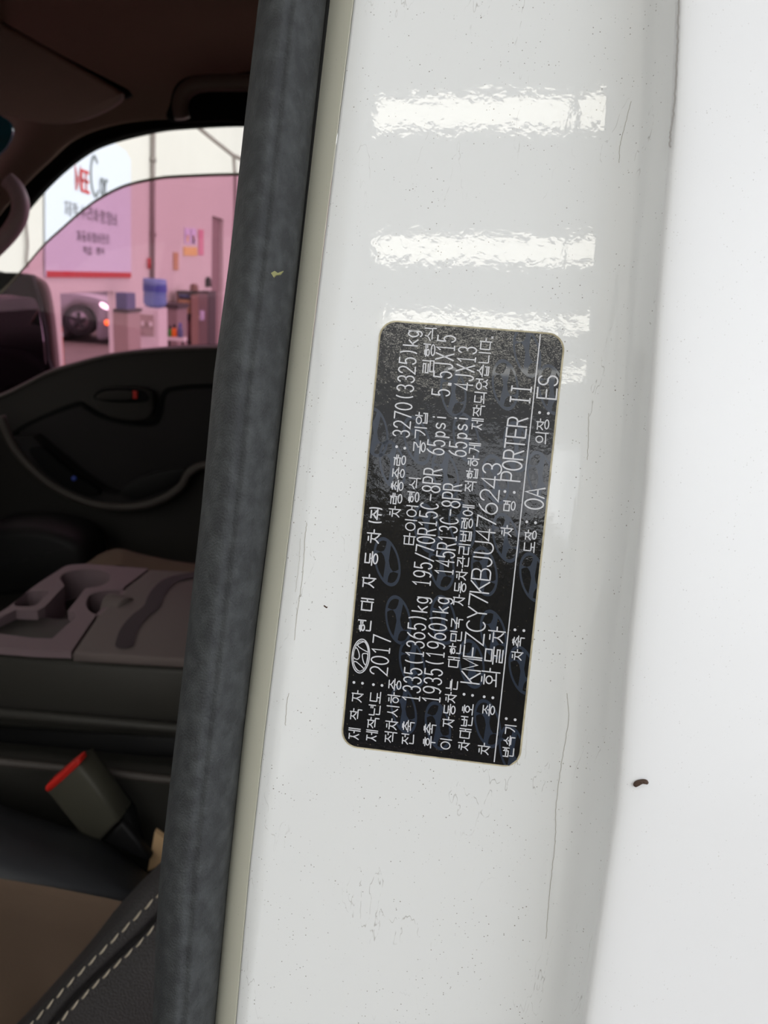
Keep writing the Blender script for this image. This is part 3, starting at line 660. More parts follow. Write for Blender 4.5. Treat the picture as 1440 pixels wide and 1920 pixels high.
# ------------------------------------------------------------------ cab interior shell
cl = sp2([(722,262),(600,248),(470,238),(350,243),(287,251),(200,274),(150,302),(100,345),(53,398),(0,467),(-60,560)], 5)      # window opening
so = sp2([(900,266),(610,240),(470,232),(340,233),(240,243),(160,270),(110,312),(55,365),(0,432),(-70,530),(-140,640)], 5)
YD = 1.52
n = min(len(cl), len(so))
rows = [[atY(cl[i][0], cl[i][1], YD) for i in range(n)], [atY((cl[i][0]+so[i][0])/2, (cl[i][1]+so[i][1])/2, YD-.03) for i in range(n)], [atY(so[i][0], so[i][1], YD-.02) for i in range(n)], [atY(so[i][0]-14, so[i][1]-10, YD-.01) for i in range(n)]]
part(cab, 'door_seal', loft(rows), 'seal', True, 'black rubber seal around the far window')
# headliner and roof side, from the seal up and over
rows = [[atY(x-6, y-4, YD) for x, y in so]]
for k, (dy, YY) in enumerate(((-18,YD-.015),(-70,YD-.05),(-150,YD-.13),(-260,YD-.28),(-420,1.0),(-660,.68),(-980,.40))):
    rows.append([atY(x-18-k*14+(0), y+dy*(1 if i < n*.6 else max(.35, 1-(i-n*.6)/n)), YY) for i, (x, y) in enumerate(so)])
cols_ = [smoothpath([r_[i] for r_ in rows], 4) for i in range(len(rows[0]))]; part(cab, 'headliner', loft(cols_), 'liner', True, 'brown cloth headliner')
zr = max(v.z for r_ in rows for v in r_)+.004
part(cab, 'roof_skin', box(-1.5, .22, .25, 1.62, zr+.03, zr+.05, .01), 'paint_clean')
t_ = part(cab, 'sun_visor', prism(YP(sp2([(-60,10),(-20,34),(60,78),(140,124),(212,166),(224,180),(208,199),(152,224),(90,232),(30,222),(-20,212),(-80,205)], 4, True), 1.12), Vector((0,.025,.004)), bevel=.006), 'visor', True, 'brown folded sun visor')
part(cab, 'visor_shadow_strip', prism(YP([(-60,-2),(0,38),(120,106),(238,166),(246,178),(232,184),(215,172),(100,108),(0,52),(-60,22)], 1.145), Vector((0,.01,0))), 'seal', False, 'dark strip standing for shade along the upper edge of the sun visor')  # black strip drawn for the shadow line above the visor
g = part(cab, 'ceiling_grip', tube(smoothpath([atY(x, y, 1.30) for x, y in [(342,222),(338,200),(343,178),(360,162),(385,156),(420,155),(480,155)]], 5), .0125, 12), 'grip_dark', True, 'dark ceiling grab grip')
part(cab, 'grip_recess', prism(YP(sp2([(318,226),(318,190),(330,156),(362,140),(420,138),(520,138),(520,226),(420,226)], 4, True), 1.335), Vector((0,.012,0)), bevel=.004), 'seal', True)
part(cab, 'pillar_grip', tube(smoothpath([atY(x, y, 1.36) for x, y in [(16,338),(30,352),(38,378),(36,404),(24,428),(6,450),(-20,475),(-50,500)]], 5), [.012]*8+[.0145]*40, 12) if False else tube(smoothpath([atY(x, y, 1.36) for x, y in [(14,338),(28,352),(38,378),(36,404),(24,428),(6,450),(-20,475),(-50,500)]], 5), .0145, 12), 'grip', True, 'mauve grey grab handle on the front pillar')
ps = part(cab, 'windscreen', prism(YP(sp2([(-200,120),(-40,190),(0,216),(17,228),(23,246),(16,268),(0,288),(-60,340),(-200,420)], 3, True), 1.20), Vector((0,.006,0))), 'teal', False, 'teal tinted corner of the windscreen')
part(cab, 'roof_lining', box(-1.5, .20, .36, 1.5, zr+.002, zr+.028, .004), 'liner')
part(cab, 'light_block_rail', box(-1.45, .2, .2, .36, CAM.z+.21, zr+.05, .01), 'paint_clean')  # unseen rail added to keep outside light off the headliner
part(cab, 'rear_panel', box(.19, .22, .27, 1.6, .6, zr+.03), 'doorp')
part(cab, 'far_pillar_trim', box(-.03, .19, 1.47, 1.58, .6, zr, .02), 'doorp', True, 'dark trim of the far door pillar')
part(cab, 'floor_pan', box(-1.5, .22, .22, 1.62, .55, .60), 'black')
bm = prism([(-.85,.25,.60),(-.80,.25,1.18),(-.95,.25,1.30),(-1.35,.25,1.34),(-1.45,.25,.6)], Vector((0,1.3,0)), bevel=.03)
part(cab, 'dashboard', bm, 'black', True)
part(cab, 'front_skin', box(-1.56, -1.52, .25, 1.62, .55, 1.36), 'paint_clean')

# near door, open, hinged at the front
dd = thing('driver_door', (-.86, -.35, .6), 'open near door of the truck with dark inner trim', 'door')
part(dd, 'door_shell', box(-.94, -.90, -.75, .16, .62, 1.42, .015), 'paint_clean')
part(dd, 'inner_trim', box(-.898, -.86, -.73, .14, .64, 1.40, .012), 'doorp')
fr = bmesh.new(); prism([(-.93,-.75,1.42),(-.93,-.70,1.42),(-.93,-.64,1.92),(-.93,-.68,1.96)], Vector((.05,0,0)), fr); prism([(-.93,-.68,1.96),(-.93,-.64,1.92),(-.93,-.2,1.90),(-.93,-.2,1.94)], Vector((.05,0,0)), fr); prism([(-.93,-.2,1.94),(-.93,-.2,1.90),(-.93,.12,1.42),(-.93,.16,1.42)], Vector((.05,0,0)), fr)
part(dd, 'window_frame', fr, 'black'); part(dd, 'armrest', box(-.86, -.80, -.5, 0, 1.08, 1.13, .012), 'ring')

# ------------------------------------------------------------------ far door
pd = thing('passenger_door', atY(250, 900, YD), 'dark inner trim of the closed far door below the pink tinted window', 'door')
sill = sp2([(-80,770),(0,742),(50,718),(92,697),(150,679),(213,664),(300,655),(405,651),(520,654),(722,668)], 5)
low = [(722,1180),(-80,1160)]
part(pd, 'door_trim', prism(YP(sill+low, YD-.03), Vector((0,.08,0)), bevel=.004), 'doorp', True)
rows = [[atY(x, y+5, YD-.034) for x, y in sill], [atY(x, y+1, YD-.036) for x, y in sill], [atY(x, y-2, YD-.02) for x, y in sill], [atY(x, y-3, YD+.01) for x, y in sill]]
part(pd, 'sill_strip', loft(rows), 'ring', True, 'grey brown strip along the window sill')
edge = sp2([(-60,600),(0,551),(33,518),(57,491),(83,461),(117,430),(150,401),(187,374),(233,351),(287,338),(333,333),(443,329),(540,332),(722,346)], 5)
part(pd, 'window_glass', prism(YP(edge+[(722,720),(-60,800)], YD+.02), Vector((0,.004,0))), 'glass', False, 'pink tinted side window, lowered a hand width')
part(pd, 'glass_edge', loft([[atY(x, y+1, YD+.019) for x, y in edge], [atY(x, y-5, YD+.019) for x, y in edge], [atY(x, y-5, YD+.026) for x, y in edge]]), 'glassedge', False, 'pale ground top edge of the lowered window')
ins = sp2([(33,812),(60,796),(100,778),(147,762),(160,767),(187,783),(233,796),(287,798),(303,780),(310,743),(333,732),(403,728),(520,730),(690,742)], 4)+[(690,882)]+sp2([(390,868),(353,878),(300,905),(240,925),(200,925),(150,895),(100,855),(75,832)], 4)
part(pd, 'insert_panel', prism(YP(ins, YD-.045), Vector((0,.02,0)), bevel=.004), 'insert', True, 'darker padded insert panel')
grv = [(20,820),(33,811),(60,795),(100,777),(147,760),(162,766),(187,781),(233,794),(285,796),(301,779),(308,741),(332,730),(403,726),(520,728),(690,740)]
part(pd, 'insert_groove', tube(smoothpath(YP(grv, YD-.036), 4), .0075, 8), 'seal', True, 'dark groove above the insert panel')
hs = part(pd, 'handle_bezel', prism(YP(sp2([(170,748),(180,732),(205,725),(250,726),(280,734),(287,752),(284,778),(262,790),(225,788),(190,776)], 4, True), YD-.058), Vector((0,.03,0)), bevel=.005), 'doorp', True)
part(hs, 'handle_recess', prism(YP(sp2([(175,746),(184,733),(205,728),(250,729),(273,736),(277,752),(240,755),(200,753)], 4, True), YD-.061), Vector((0,.004,0))), 'seal')
part(hs, 'handle_lever', prism(YP(sp2([(180,748),(188,737),(208,733),(245,734),(247,748),(215,750)], 4, True), YD-.066), Vector((0,.005,0)), bevel=.002), 'doorp', True)
part(hs, 'lock_tab', prism(YP([(248,733),(257,734),(257,748),(249,748)], YD-.066), Vector((0,.005,0)), bevel=.002), 'red', False, 'small red lock tab')
part(pd, 'armrest_ring', tube(smoothpath(YP([(2,780),(17,822),(40,857),(83,899),(133,929),(187,947),(250,950),(300,938),(338,914),(356,886),(395,871),(520,874),(690,888)], YD-.09), 5), .0085, 10), 'ring', True, 'grey curved armrest rim')
part(pd, 'armrest_body', prism(YP(sp2([(17,822),(40,857),(83,899),(133,929),(187,947),(250,950),(300,938),(338,914),(356,886)], 3)+sp2([(353,878),(300,905),(240,925),(200,925),(150,895),(100,855),(60,820)], 3), YD-.085), Vector((0,.05,0))), 'insert')
sw = part(pd, 'switch_panel', prism(YP(sp2([(53,846),(70,838),(90,850),(130,885),(185,922),(170,932),(130,918),(85,888)], 4, True), YD-.098), Vector((0,.02,0)), bevel=.003), 'seal', True, 'black window switch panel')
part(sw, 'switch', tube([atY(139,897,YD-.105), atY(139,897,YD-.095)], .005, 10), 'bluelabel', True, 'small blue switch button')
part(pd, 'pull_pocket', prism(YP(sp2([(222,924),(245,905),(285,888),(347,879),(330,905),(290,925),(250,937)], 4, True), YD-.092), Vector((0,.01,0)), bevel=.002), 'black', True)
# exterior mirror beyond the glass
mr = thing('side_mirror', atY(50, 640, YD+.24), 'black-framed outside mirror seen through the left end of the far window', 'mirror')
hs_ = sp2([(-80,518),(0,511),(45,513),(66,520),(84,536),(94,580),(101,640),(106,700),(104,740),(-80,760)], 4, True)
part(mr, 'housing', prism(YP(hs_, YD+.25), Vector((.0,.03,0)), bevel=.010), 'shell', True, 'pale mirror housing shell')
part(mr, 'bezel', prism(YP(sp2([(-80,514),(0,511),(42,514),(58,518),(68,545),(77,580),(85,620),(90,672),(93,735),(-80,750)], 4, True), YD+.235), Vector((0,.03,0)), bevel=.004), 'black', True, 'black mirror frame')
q = YP(sp2([(-70,556),(0,552),(40,556),(66,562),(74,590),(80,630),(84,670),(85,705),(60,715),(-70,722)], 4, True), YD+.226)
part(mr, 'mirror_glass', prism([p+Vector((0,(p.x-q[0].x)*-.0,0)) for p in q], Vector((0,.004,0))), 'mirror')

# ------------------------------------------------------------------ centre console (folded middle backrest)
ZT = atZ(180, 1210, CAM.z-.40).z
def ZP(pts, z=ZT): return [atZ(x, y, z) for x, y in pts]
con = thing('centre_console', atZ(180,1150,ZT)-Vector((0,0,.35)), 'mauve grey folded middle seat forming a console with two cup holders', 'console')
outl = [(-120,1262),(-120,1140),(0,1152)]
top_left = sp2([(-150,1190),(-60,1168),(0,1148),(60,1102),(105,1072),(127,1060),(160,1057)], 4)+[(277,1066)]
front = [(133,1222),(60,1219),(0,1214),(-80,1205),(-150,1200)]
seam = [(277,1067),(233,1100),(225,1112),(180,1152),(133,1222)]
def flat_with_holes(outer, holes, z, m, parent, name, depth=.04, label=None):
    bm = bmesh.new()
    def loop(pts):
        vs = [bm.verts.new(p) for p in ZP(pts, z)]
        return [bm.edges.new((vs[i], vs[(i+1) % len(vs)])) for i in range(len(vs))], vs
    E, allv = [], []
    es, vo = loop(outer); E += es; hv = []
    for h in holes: es, vs = loop(h); E += es; hv.append(vs)
    bmesh.ops.triangle_fill(bm, use_beauty=True, use_dissolve=False, edges=E)
    for vs in [vo]+hv:
        d = .008 if vs is vo else depth
        lo = [bm.verts.new(v.co-Vector((0,0,d))) for v in vs]
        for i in range(len(vs)): bm.faces.new((vs[i], vs[(i+1)%len(vs)], lo[(i+1)%len(vs)], lo[i]))
    return part(parent, name, bm, m, label=label)
h1 = [(160+48*math.cos(a)+0, 1083+17*math.sin(a)) for a in [math.radians(x) for x in range(0,360,20)]]
key = sp2([(112,1084),(122,1074),(150,1068),(180,1068),(205,1076),(206,1088),(190,1098),(160,1103)], 4)+[(127,1146),(140,1148),(140,1158),(98,1197),(60,1196),(0,1188),(-60,1180),(-20,1168),(30,1143),(70,1145),(84,1137),(121,1098)]
slot = sp2([(25,1133),(45,1114),(60,1108),(92,1108),(80,1122),(66,1135),(40,1137)], 2, True)
cup2 = sp2([(161,1133),(168,1116),(192,1108),(225,1106),(262,1116),(272,1128),(252,1142),(225,1152),(195,1154),(170,1148)], 4, True)
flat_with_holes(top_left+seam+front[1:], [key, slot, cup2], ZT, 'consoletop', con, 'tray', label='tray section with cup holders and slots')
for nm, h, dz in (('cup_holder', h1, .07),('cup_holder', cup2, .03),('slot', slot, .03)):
    bm = bmesh.new(); vs = [bm.verts.new(p-Vector((0,0,dz))) for p in ZP(h)]; bm.faces.new(vs); part(con, nm, bm, 'consoleside' if nm != 'cup_holder' or dz > .05 else 'lid')  # second cup holder floor coloured lighter, for its lit inner wall
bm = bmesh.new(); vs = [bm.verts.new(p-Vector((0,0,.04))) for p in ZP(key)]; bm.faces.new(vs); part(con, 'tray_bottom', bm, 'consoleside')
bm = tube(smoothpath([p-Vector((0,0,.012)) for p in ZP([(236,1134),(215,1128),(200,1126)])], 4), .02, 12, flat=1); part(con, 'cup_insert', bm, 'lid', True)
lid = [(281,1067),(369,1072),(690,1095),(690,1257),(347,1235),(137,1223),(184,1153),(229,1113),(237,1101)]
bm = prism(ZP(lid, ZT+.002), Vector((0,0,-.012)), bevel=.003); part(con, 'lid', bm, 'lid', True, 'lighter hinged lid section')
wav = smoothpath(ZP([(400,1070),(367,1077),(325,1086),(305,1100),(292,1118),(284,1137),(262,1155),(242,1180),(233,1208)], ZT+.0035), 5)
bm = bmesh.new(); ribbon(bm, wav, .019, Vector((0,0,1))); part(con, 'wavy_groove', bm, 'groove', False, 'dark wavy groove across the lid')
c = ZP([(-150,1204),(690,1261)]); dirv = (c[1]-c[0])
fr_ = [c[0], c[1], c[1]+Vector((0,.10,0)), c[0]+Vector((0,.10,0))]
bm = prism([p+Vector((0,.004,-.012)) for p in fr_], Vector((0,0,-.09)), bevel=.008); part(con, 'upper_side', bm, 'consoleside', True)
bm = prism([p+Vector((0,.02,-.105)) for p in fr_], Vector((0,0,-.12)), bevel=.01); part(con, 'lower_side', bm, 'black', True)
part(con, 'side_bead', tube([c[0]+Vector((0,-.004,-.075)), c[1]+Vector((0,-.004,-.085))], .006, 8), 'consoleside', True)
# passenger seat: brown fabric just visible beyond the console
ps_ = thing('passenger_seat', atY(270, 1060, 1.3)-Vector((0,0,.2)), 'passenger seat with a brown fabric top just beyond the console', 'seat')
rows = []
for k, (dy, YY) in enumerate(((30,1.10),(12,1.13),(0,1.17),(-2,1.25),(8,1.35))):
    rows.append([atY(x, y+dy, YY) for x, y in sp2([(120,1085),(165,1056),(187,1041),(222,1030),(262,1040),(320,1052),(380,1060),(480,1066),(700,1084)], 4)])
part(ps_, 'cushion', loft(rows), 'brown', True, 'brown fabric cushion')
part(ps_, 'side_bolster', prism(YP(sp2([(-150,1120),(-60,1010),(40,990),(130,1010),(160,1050),(130,1110)], 4, True), 1.28), Vector((0,.12,0)), bevel=.02), 'black', True, 'black seat side')
# ------------------------------------------------------------------ middle seat base and buckle
ms = thing('middle_seat', atY(150, 1500, .72)-Vector((0,0,.15)), 'dark grey middle seat cushion below the console side', 'seat')
YM = .655
rows = [[atY(x, y, YY) for x, y in ((-150,y0-14),(0,y0),(60,y0+5),(130,y0+11),(200,y0+19),(280,y0+26),(420,y0+34),(680,y0+52))] for y0, YY in ((1392,.70),(1398,.69),(1403,.68),(1412,YM+.012),(1424,YM+.005),(1432,YM),(1440,YM-.001),(1452,YM+.002),(1520,YM+.01),(1620,YM+.02),(1700,YM+.03))]
part(ms, 'cushion', loft(rows), 'consoleside', True)
part(ms, 'piping', tube(smoothpath(YP([(-150,1410),(0,1428),(100,1438),(200,1448),(300,1460),(420,1470),(680,1488)], YM-.004), 4), .0045, 8), 'ring', True, 'grey piping along the cushion edge')
bk = thing('seat_belt_buckle', atY(175, 1560, .66), 'dark seat belt buckle with a red release button beside the seat', 'buckle')
YK = .60
off = Vector((.004, .028, .002))
part(bk, 'housing', prism(YP([(146,1434),(223,1540),(183,1582),(150,1566),(84,1484)], YK), off, bevel=.004), 'buckle', True)
part(bk, 'release_button', prism(YP(sp2([(141,1427),(147,1431),(144,1439),(96,1482),(87,1484),(84,1478),(92,1468)], 3, True), YK-.002), off*.5, bevel=.0015), 'red', True, 'bright red release button')
part(bk, 'side_shell', prism(YP([(150,1430),(168,1440),(243,1532),(262,1600),(240,1590),(224,1545)], YK+.012), Vector((0,.02,0)), bevel=.003), 'seal', True)
part(bk, 'stalk', prism(YP([(192,1578),(228,1544),(282,1612),(276,1618)], YK+.004), Vector((0,.012,0)), bevel=.003), 'black', True, 'black belt stalk')
# ------------------------------------------------------------------ driver seat
ds = thing('driver_seat', atY(120, 1800, .45)-Vector((0,0,.2)), 'driver seat with brown fabric centre and stitched black leather side', 'seat')
lo = [(-150,1630),(0,1668),(60,1682),(130,1698),(200,1712),(290,1735),(420,1760),(650,1800)]
up = [(-150,1455),(0,1508),(60,1530),(130,1552),(200,1580),(280,1640),(420,1700),(650,1745)]
rows = []
for k in range(9):
    s = k/8; bul = math.sin(math.pi*s)
    rows.append([atY(a[0]*(1-s)+b[0]*s, a[1]*(1-s)+b[1]*s, .50+.10*s-.02*bul) for a, b in zip(lo, up)])
rows.append([p+Vector((0,.05,-.12)) for p in rows[-1]])
part(ds, 'inner_bolster', loft(rows), 'bolster', True, 'charcoal inner bolster')
part(ds, 'cushion_centre', loft([[atY(x, y, YY)+Vector((0,0,0)) for x, y in ((-150,y0),(0,y0+25),(100,y0+42),(200,y0+62),(330,y0+92),(450,y0+120))] for y0, YY in ((1622,.505),(1640,.50),(1700,.475),(1780,.44),(1900,.40),(2020,.365))]), 'brown', True, 'brown fabric seat centre')
# side bolster: long roll of leather running up to the right
eL = [(-160,2070),(-40,1975),(28,1922),(100,1845),(170,1765),(230,1690),(300,1618),(400,1525),(520,1415)]
l1 = [(-80,2090),(0,1985),(60,1920),(125,1850),(190,1785),(245,1730),(297,1678),(400,1575),(520,1455)]
sm_ = [(-50,2110),(20,2010),(90,1930),(145,1865),(205,1808),(255,1762),(305,1710),(400,1620),(520,1505)]
l2 = [(-20,2130),(50,2010),(110,1920),(160,1865),(215,1812),(262,1768),(300,1728),(400,1650),(520,1535)]
eR = [(150,2200),(220,2120),(280,2030),(330,1960),(370,1900),(400,1850),(430,1800),(520,1700),(650,1580)]
YL = [.36,.37,.375,.38,.385,.39,.395,.40,.41]
def band(A, B, s, dh): return [atY(a[0]*(1-s)+b[0]*s, a[1]*(1-s)+b[1]*s, y_-dh) for a, b, y_ in zip(A, B, YL)]
rows = [[p+Vector((0,.03,-.05)) for p in band(eL,l1,0,0)], band(eL,l1,0,0), band(eL,l1,.15,.012), band(eL,l1,.45,.022), band(eL,l1,.8,.027), band(eL,l1,1,.0275), band(l1,sm_,.5,.031), band(l1,sm_,.85,.029), band(l1,sm_,1,.025), band(sm_,l2,.3,.029), band(sm_,l2,.7,.033), band(l2,eR,0,.0325), band(l2,eR,.1,.036), band(l2,eR,.3,.04), band(l2,eR,.6,.04), band(l2,eR,1,.036)]
part(ds, 'side_bolster', loft([smoothpath(r_, 4) for r_ in rows]), 'leather', True, 'black leather side bolster with a double stitched seam')
part(ds, 'backrest', box(.03, .17, .40, .72, 1.15, 1.72, .04), 'leather', True)
part(ps_, 'backrest', box(.03, .17, 1.10, 1.42, 1.10, 1.70, .04), 'brown', True)
def stitches(line, dh, count):
    path = smoothpath([atY(x, y, y_-dh) for (x, y), y_ in zip(line, YL)], 20)
    L_ = [0]
    for p, q_ in zip(path, path[1:]): L_.append(L_[-1]+(q_-p).length)
    def at(d):
        for i in range(1, len(L_)):
            if L_[i] >= d: return path[i-1].lerp(path[i], (d-L_[i-1])/(L_[i]-L_[i-1]))
        return path[-1]
    step = L_[-1]/count
    for k in range(count):
        a, b = at(k*step+step*.06), at(k*step+step*.86)
        if b.z < atY(0, 2050, .36).z-.03: continue
        dirn = (b-a); side = Vector((0,-1,0)).cross(dirn).normalized()*.0005*(1)
        a2 = a-side; b2 = b+side
        part(ds, 'stitch', tube([a2+Vector((0,.0008,0)), a2.lerp(b2,.15), a2.lerp(b2,.5)-Vector((0,.0006,0)), a2.lerp(b2,.85), b2+Vector((0,.0008,0))], [.0003,.0006,.0007,.0006,.0003], 6), 'thread', True)
stitches(l1, .0285, 30); stitches(l2, .0335, 30)
tag(new('webbing_strap', prism(YP([(290,1560),(312,1575),(300,1622),(276,1634),(279,1622)], .62), Vector((0,.006,0))), 'card'), 'short tan strap end behind the buckle at the rubber strip', 'strap')

# ------------------------------------------------------------------ the label
lb = thing('specification_label', LO, 'black rounded rectangular label with white text lines stuck on the white pillar', 'label')
def rrect(u0, u1, v0, v1, r, n=8):
    o = []
    for cu, cv, a0 in ((u1-r,v1-r,0),(u0+r,v1-r,90),(u0+r,v0+r,180),(u1-r,v0+r,270)):
        for i in range(n+1):
            a = math.radians(a0+90*i/n); o.append((cu+r*math.cos(a), cv+r*math.sin(a)))
    return o
RC = .0042
part(lb, 'adhesive_rim', prism([L3(u, v, .26) for u, v in rrect(-.00045, LEN_U+.00045, -.00045, LEN_V+.0005, RC+.0004)], -PN*.0003), 'labeledge', False, 'yellowed adhesive rim around the label')
part(lb, 'film', prism([L3(u, v, .40) for u, v in rrect(0, LEN_U, 0, LEN_V, RC)], -PN*.0004), 'film', False, 'glossy black film')
# faint navy emblems printed all over the film
def emblem2d(a, b):
    """outer ellipse and the four cut-outs of a slanted H emblem, local axes x (long) y (short)"""
    out = [(a*math.cos(t), b*math.sin(t)) for t in [math.tau*i/40 for i in range(40)]]
    def arc(t0, t1, k=.86, n=10): return [(a*k*math.cos(math.radians(t0+(t1-t0)*i/n)), b*(k-.02)*math.sin(math.radians(t0+(t1-t0)*i/n))) for i in range(n+1)]
    endr = arc(-50, 24)+[(a*.60, b*.20),(a*.46,-b*.02),(a*.44,-b*.30)]
    endl = [(-x, -y) for x, y in endr]
    tear = arc(46, 118)+[(-a*.44,b*.50),(-a*.42,b*.26),(-a*.25,b*.13),(a*.02,b*.15),(a*.24,b*.32)]
    tear2 = [(-x, -y) for x, y in tear]
    return out, [endr, endl, tear, tear2]
def clip_label(bm):
    mg = .0001
    for co, no in ((L3(mg,0,0), -LU), (L3(LEN_U-mg,0,0), LU), (L3(0,mg,0), -LV), (L3(0,LEN_V-mg,0), LV)):
        bmesh.ops.bisect_plane(bm, geom=bm.verts[:]+bm.edges[:]+bm.faces[:], plane_co=co, plane_no=no, clear_outer=True)
    k = RC*.7071; 
    for uu, vv, su, sv in ((LEN_U-RC+k,LEN_V-RC+k,1,1),(RC-k,LEN_V-RC+k,-1,1),(RC-k,RC-k,-1,-1),(LEN_U-RC+k,RC-k,1,-1)):
        bmesh.ops.bisect_plane(bm, geom=bm.verts[:]+bm.edges[:]+bm.faces[:], plane_co=L3(uu,vv,0), plane_no=(LU*su+LV*sv).normalized(), clear_outer=True)
WM = [(726,1053,13),(747,1162,10),(828,1060,8),(908,1071,10),(925,1189,12),(914,1356,13),(979,1256,13),(999,1082,12),(948,1008,13),
      (736,872,12),(782,826,16),(835,890,14),(874,821,12),(947,722,8),(988,661,14),(929,899,12),(968,838,8),(1013,893,12),(1034,731,12),
      (821,1360,10),(884,1244,10),(831,1162,8),(704,811,8),(850,735,8),(773,1244,12),(757,1330,12),(960,1405,10),(800,990,10),(866,985,12)]
for (cx_, cy_, ang) in WM:
    u0, v0 = uv(cx_, cy_); a_, b_ = .0068, .0034
    outp, holes = emblem2d(a_, b_)
    th = -math.radians(ang)-math.radians(6)
    ca, sa = math.cos(th), math.sin(th)
    bm = bmesh.new(); E = []
    for lp in [outp]+holes:
        vs = [bm.verts.new(L3(u0+x*ca-y*sa, v0+x*sa+y*ca, .415)) for x, y in lp]
        E += [bm.edges.new((vs[i], vs[(i+1)%len(vs)])) for i in range(len(vs))]
    bmesh.ops.triangle_fill(bm, use_beauty=True, use_dissolve=False, edges=E)
    clip_label(bm)
    if len(bm.faces): part(lb, 'watermark_emblem', bm, 'wm')
    else: bm.free()
PXM = .0478/337
def run(text, p0, p1, hpx, w=2.3, fill=.84, pad=.08, name='text_line', parts=None):
    """one run of lettering: baseline start and end in pixels on the label, height in pixels"""
    a, b = uv(*p0), uv(*p1); bm = parts or bmesh.new(); n = len(text)
    du, dv = (b[0]-a[0])/n, (b[1]-a[1])/n; H = hpx*PXM
    for i, ch in enumerate(text):
        if ch == ' ': continue
        for st in glyph(ch):
            ribbon(bm, [L3(a[0]+du*(i+pad+fill*x), a[1]+dv*(i+pad+fill*x)-y*H, .43) for x, y in st], w*PXM, PN)
    return bm
def dots(bm, *ps):
    for x, y in ps:
        u, v = uv(x, y); vs = [bm.verts.new(L3(u+.00038*math.cos(t), v+.00038*math.sin(t), .43)) for t in [math.tau*i/14 for i in range(14)]]; bm.faces.new(vs)
LW, HW = 2.5, 2.1
def line(name, runs, dts=()):
    for r_ in runs:
        kw = dict(r_[4]) if len(r_) > 4 else {}
        part(lb, name, run(r_[0], r_[1], r_[2], r_[3], **kw), 'text')
    for d_ in zip(dts[::2], dts[1::2]):
        bm = bmesh.new(); dots(bm, *d_); part(lb, 'colon', bm, 'text')
H_ = {'w': HW, 'fill': .86, 'pad': .07}
Lt = {'w': LW, 'fill': .72, 'pad': .14}
def one(ch, x, y, wpx, hpx, w=HW):          # a single wide-set syllable
    return (ch, (x, y), (x+wpx*.095, y-wpx), hpx, {'w': w, 'fill': .96, 'pad': .02})
line('text_line', [one('제',674,1387,22,22), one('작',677,1350.5,22,22), one('자',679.5,1317,23,21)]
     + [one('현',694,1186,24,24,2.6), one('대',698.5,1146.5,26,23,2.6), one('자',703,1103,26,25,2.6), one('동',707,1061,26,24,2.6), one('차',712,1020,27,25,2.6)]
     + [one('주',714,975,19,20,2.9)], [(664,1278.7),(680,1280.3)])
bm = bmesh.new()
run('(', (714.3,984), (715.2,975.5), 23, 2.8, .7, .1, parts=bm); run(')', (716,957.5), (716.8,949), 23, 2.8, .7, .1, parts=bm)
part(lb, 'bracket', bm, 'text')
line('text_line', [('제작년도', (706.5,1391), (716,1296), 21.5, H_), ('2017', (725.5,1268.5), (733.5,1190.5), 33, Lt)], [(700.5,1282.9),(716.5,1284.4)])
line('text_line', [('차량총중량', (750,972), (761.6,852), 22, H_), ('3270(3325)kg', (767,823), (785.5,618), 31, Lt)], [(743.9,837.7),(759.2,840.5)])
line('text_line', [('적차시하중', (742.7,1394.5), (752.7,1272), 23, H_), ('타이어형식', (777,1024), (789,894), 21.5, H_), ('공기압', (796.5,852.5), (802,772), 22, H_), ('림형식', (812,703.5), (818.5,612.5), 21, H_)])
line('text_line', [('전축', (774.5,1398), (777.5,1350), 22.5, H_), ('1335(1365)kg', (786.2,1318), (803,1117), 33, Lt), ('195/70R15C-8PR', (806,1101.5), (829,878), 33, Lt), ('65', (831.5,856), (835,824.5), 32, Lt), ('psi', (833.5,823), (836,776), 27, Lt), ('5.5JX15', (842.3,746), (855,628.5), 33, Lt)])
line('text_line', [('후축', (815,1404), (818,1354.5), 22.5, H_), ('1935(1960)kg', (824,1320), (842.5,1118), 33, Lt), ('145R13C-8PR', (848.3,1080.5), (866.3,907), 33.5, Lt), ('65', (873,859), (876,828), 32, Lt), ('psi', (874.5,826), (877,778), 27, Lt), ('4JX13', (884.6,734.5), (894.2,650), 33, Lt)])
line('text_line', [('이', (845,1407), (847,1383), 21, H_), ('자동차는', (849.8,1365.5), (858.5,1273), 21, H_), ('대한민국', (860,1253.5), (868,1157), 21, H_), ('자동차관리법령에', (869.5,1137.5), (889.5,946), 21, H_), ('적합하게', (891.2,924.5), (901.5,830), 21, H_), ('제작되었습니다', (904,808.5), (922.5,634), 21, H_), ('.', (923.5,640), (924.5,627), 21, {'w':1.6})])
line('text_line', [('차대번호', (878.5,1408.5), (889,1319), 21, H_), ('KMFZCY7KBJU476243', (898,1283.5), (941.3,868), 34.5, {'w':2.6,'fill':.84,'pad':.07})], [(870,1301),(885.9,1303)])
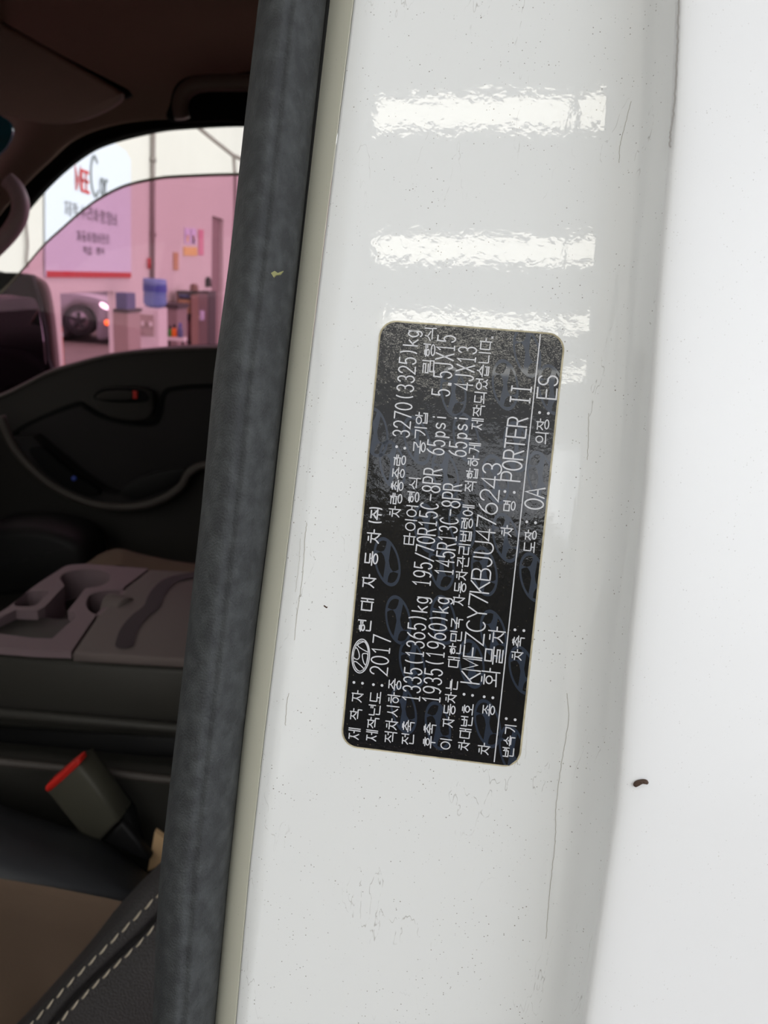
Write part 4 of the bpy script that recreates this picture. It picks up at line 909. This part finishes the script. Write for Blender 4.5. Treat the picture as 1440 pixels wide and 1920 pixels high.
line('text_line', [one('차',917,1415.5,23,22), one('종',926,1342.5,22,22), one('화',934,1288,34,33,2.4), one('물',940.5,1247,33,33,2.4), one('차',945,1207,32,31,2.4), one('차',960,1007,22,22), one('명',964.5,960,21,22), ('PORTER II', (974.3,905), (996.8,721), 35.5, {'w':2.8,'fill':.80,'pad':.1})],
     [(907.7,1305.6),(923.9,1307.5),(946.5,921.5),(963.9,923.3)])
line('text_line', [('변속기', (961.3,1421), (968,1357.5), 20.5, H_), ('차축', (978.5,1240), (983.5,1191.5), 21, H_), ('도장', (1002,1037.5), (1006,993), 21, H_), ('0A', (1017.4,957.5), (1021.5,914), 34, {'w':2.8,'fill':.84,'pad':.08}), ('의장', (1025,834.5), (1029.6,784.5), 22, H_), ('ES', (1042,751), (1046.5,703), 35, {'w':2.8,'fill':.8,'pad':.08})],
     [(949,1346.5),(965.6,1348.6),(965.3,1180.3),(982,1181.8),(987.5,978.3),(1003.7,980),(1011.3,773.8),(1027.7,775.4)])
bm = bmesh.new(); ribbon(bm, [F(926.7,1428,.43), F(1013.3,627,.43)], 2.1*PXM, PN); part(lb, 'ruled_line', bm, 'text', label='thin white ruled line near the right edge of the label')
# the maker's emblem in outline
u0, v0 = uv(676.8, 1229.5); bm = bmesh.new()
EA, EB = .00465, .00238
def eo(pts, w=1.9):
    ribbon(bm, [L3(u0+x, v0+y, .43) for x, y in pts]+[L3(u0+pts[0][0], v0+pts[0][1], .43)], w*PXM, PN)
eo([(EA*math.cos(t), EB*math.sin(t)) for t in [math.tau*i/48 for i in range(48)]])
eo([(EA*.9*math.cos(t), EB*.84*math.sin(t)) for t in [math.tau*i/48 for i in range(48)]], 1.5)
# pieces measured from the print: image offsets from the emblem centre turned into label units
for pts in ([(8,-27),(-6,-20),(12,-8),(14,-10),(13,-18)], [(-10,-15),(-14,-4),(-13,3),(-7,6),(-3,3),(-3,-4),(-6,-13)],
            [(3,-3),(8,-5),(13,-3),(12,6),(10,15),(7,15),(4,7)], [(-13,11),(-12,17),(-8,24),(-3,28),(2,27),(5,23),(-8,11)]):
    q = [uv(676.8+x*1.0, 1229.5+y*1.0) for x, y in pts]
    qq = smoothpath([(x-u0, y-v0, 0) for x, y in q], 4, True)
    eo([(p.x, p.y) for p in qq], 1.8)
part(lb, 'maker_emblem', bm, 'text', label='small white oval emblem with a slanted H')
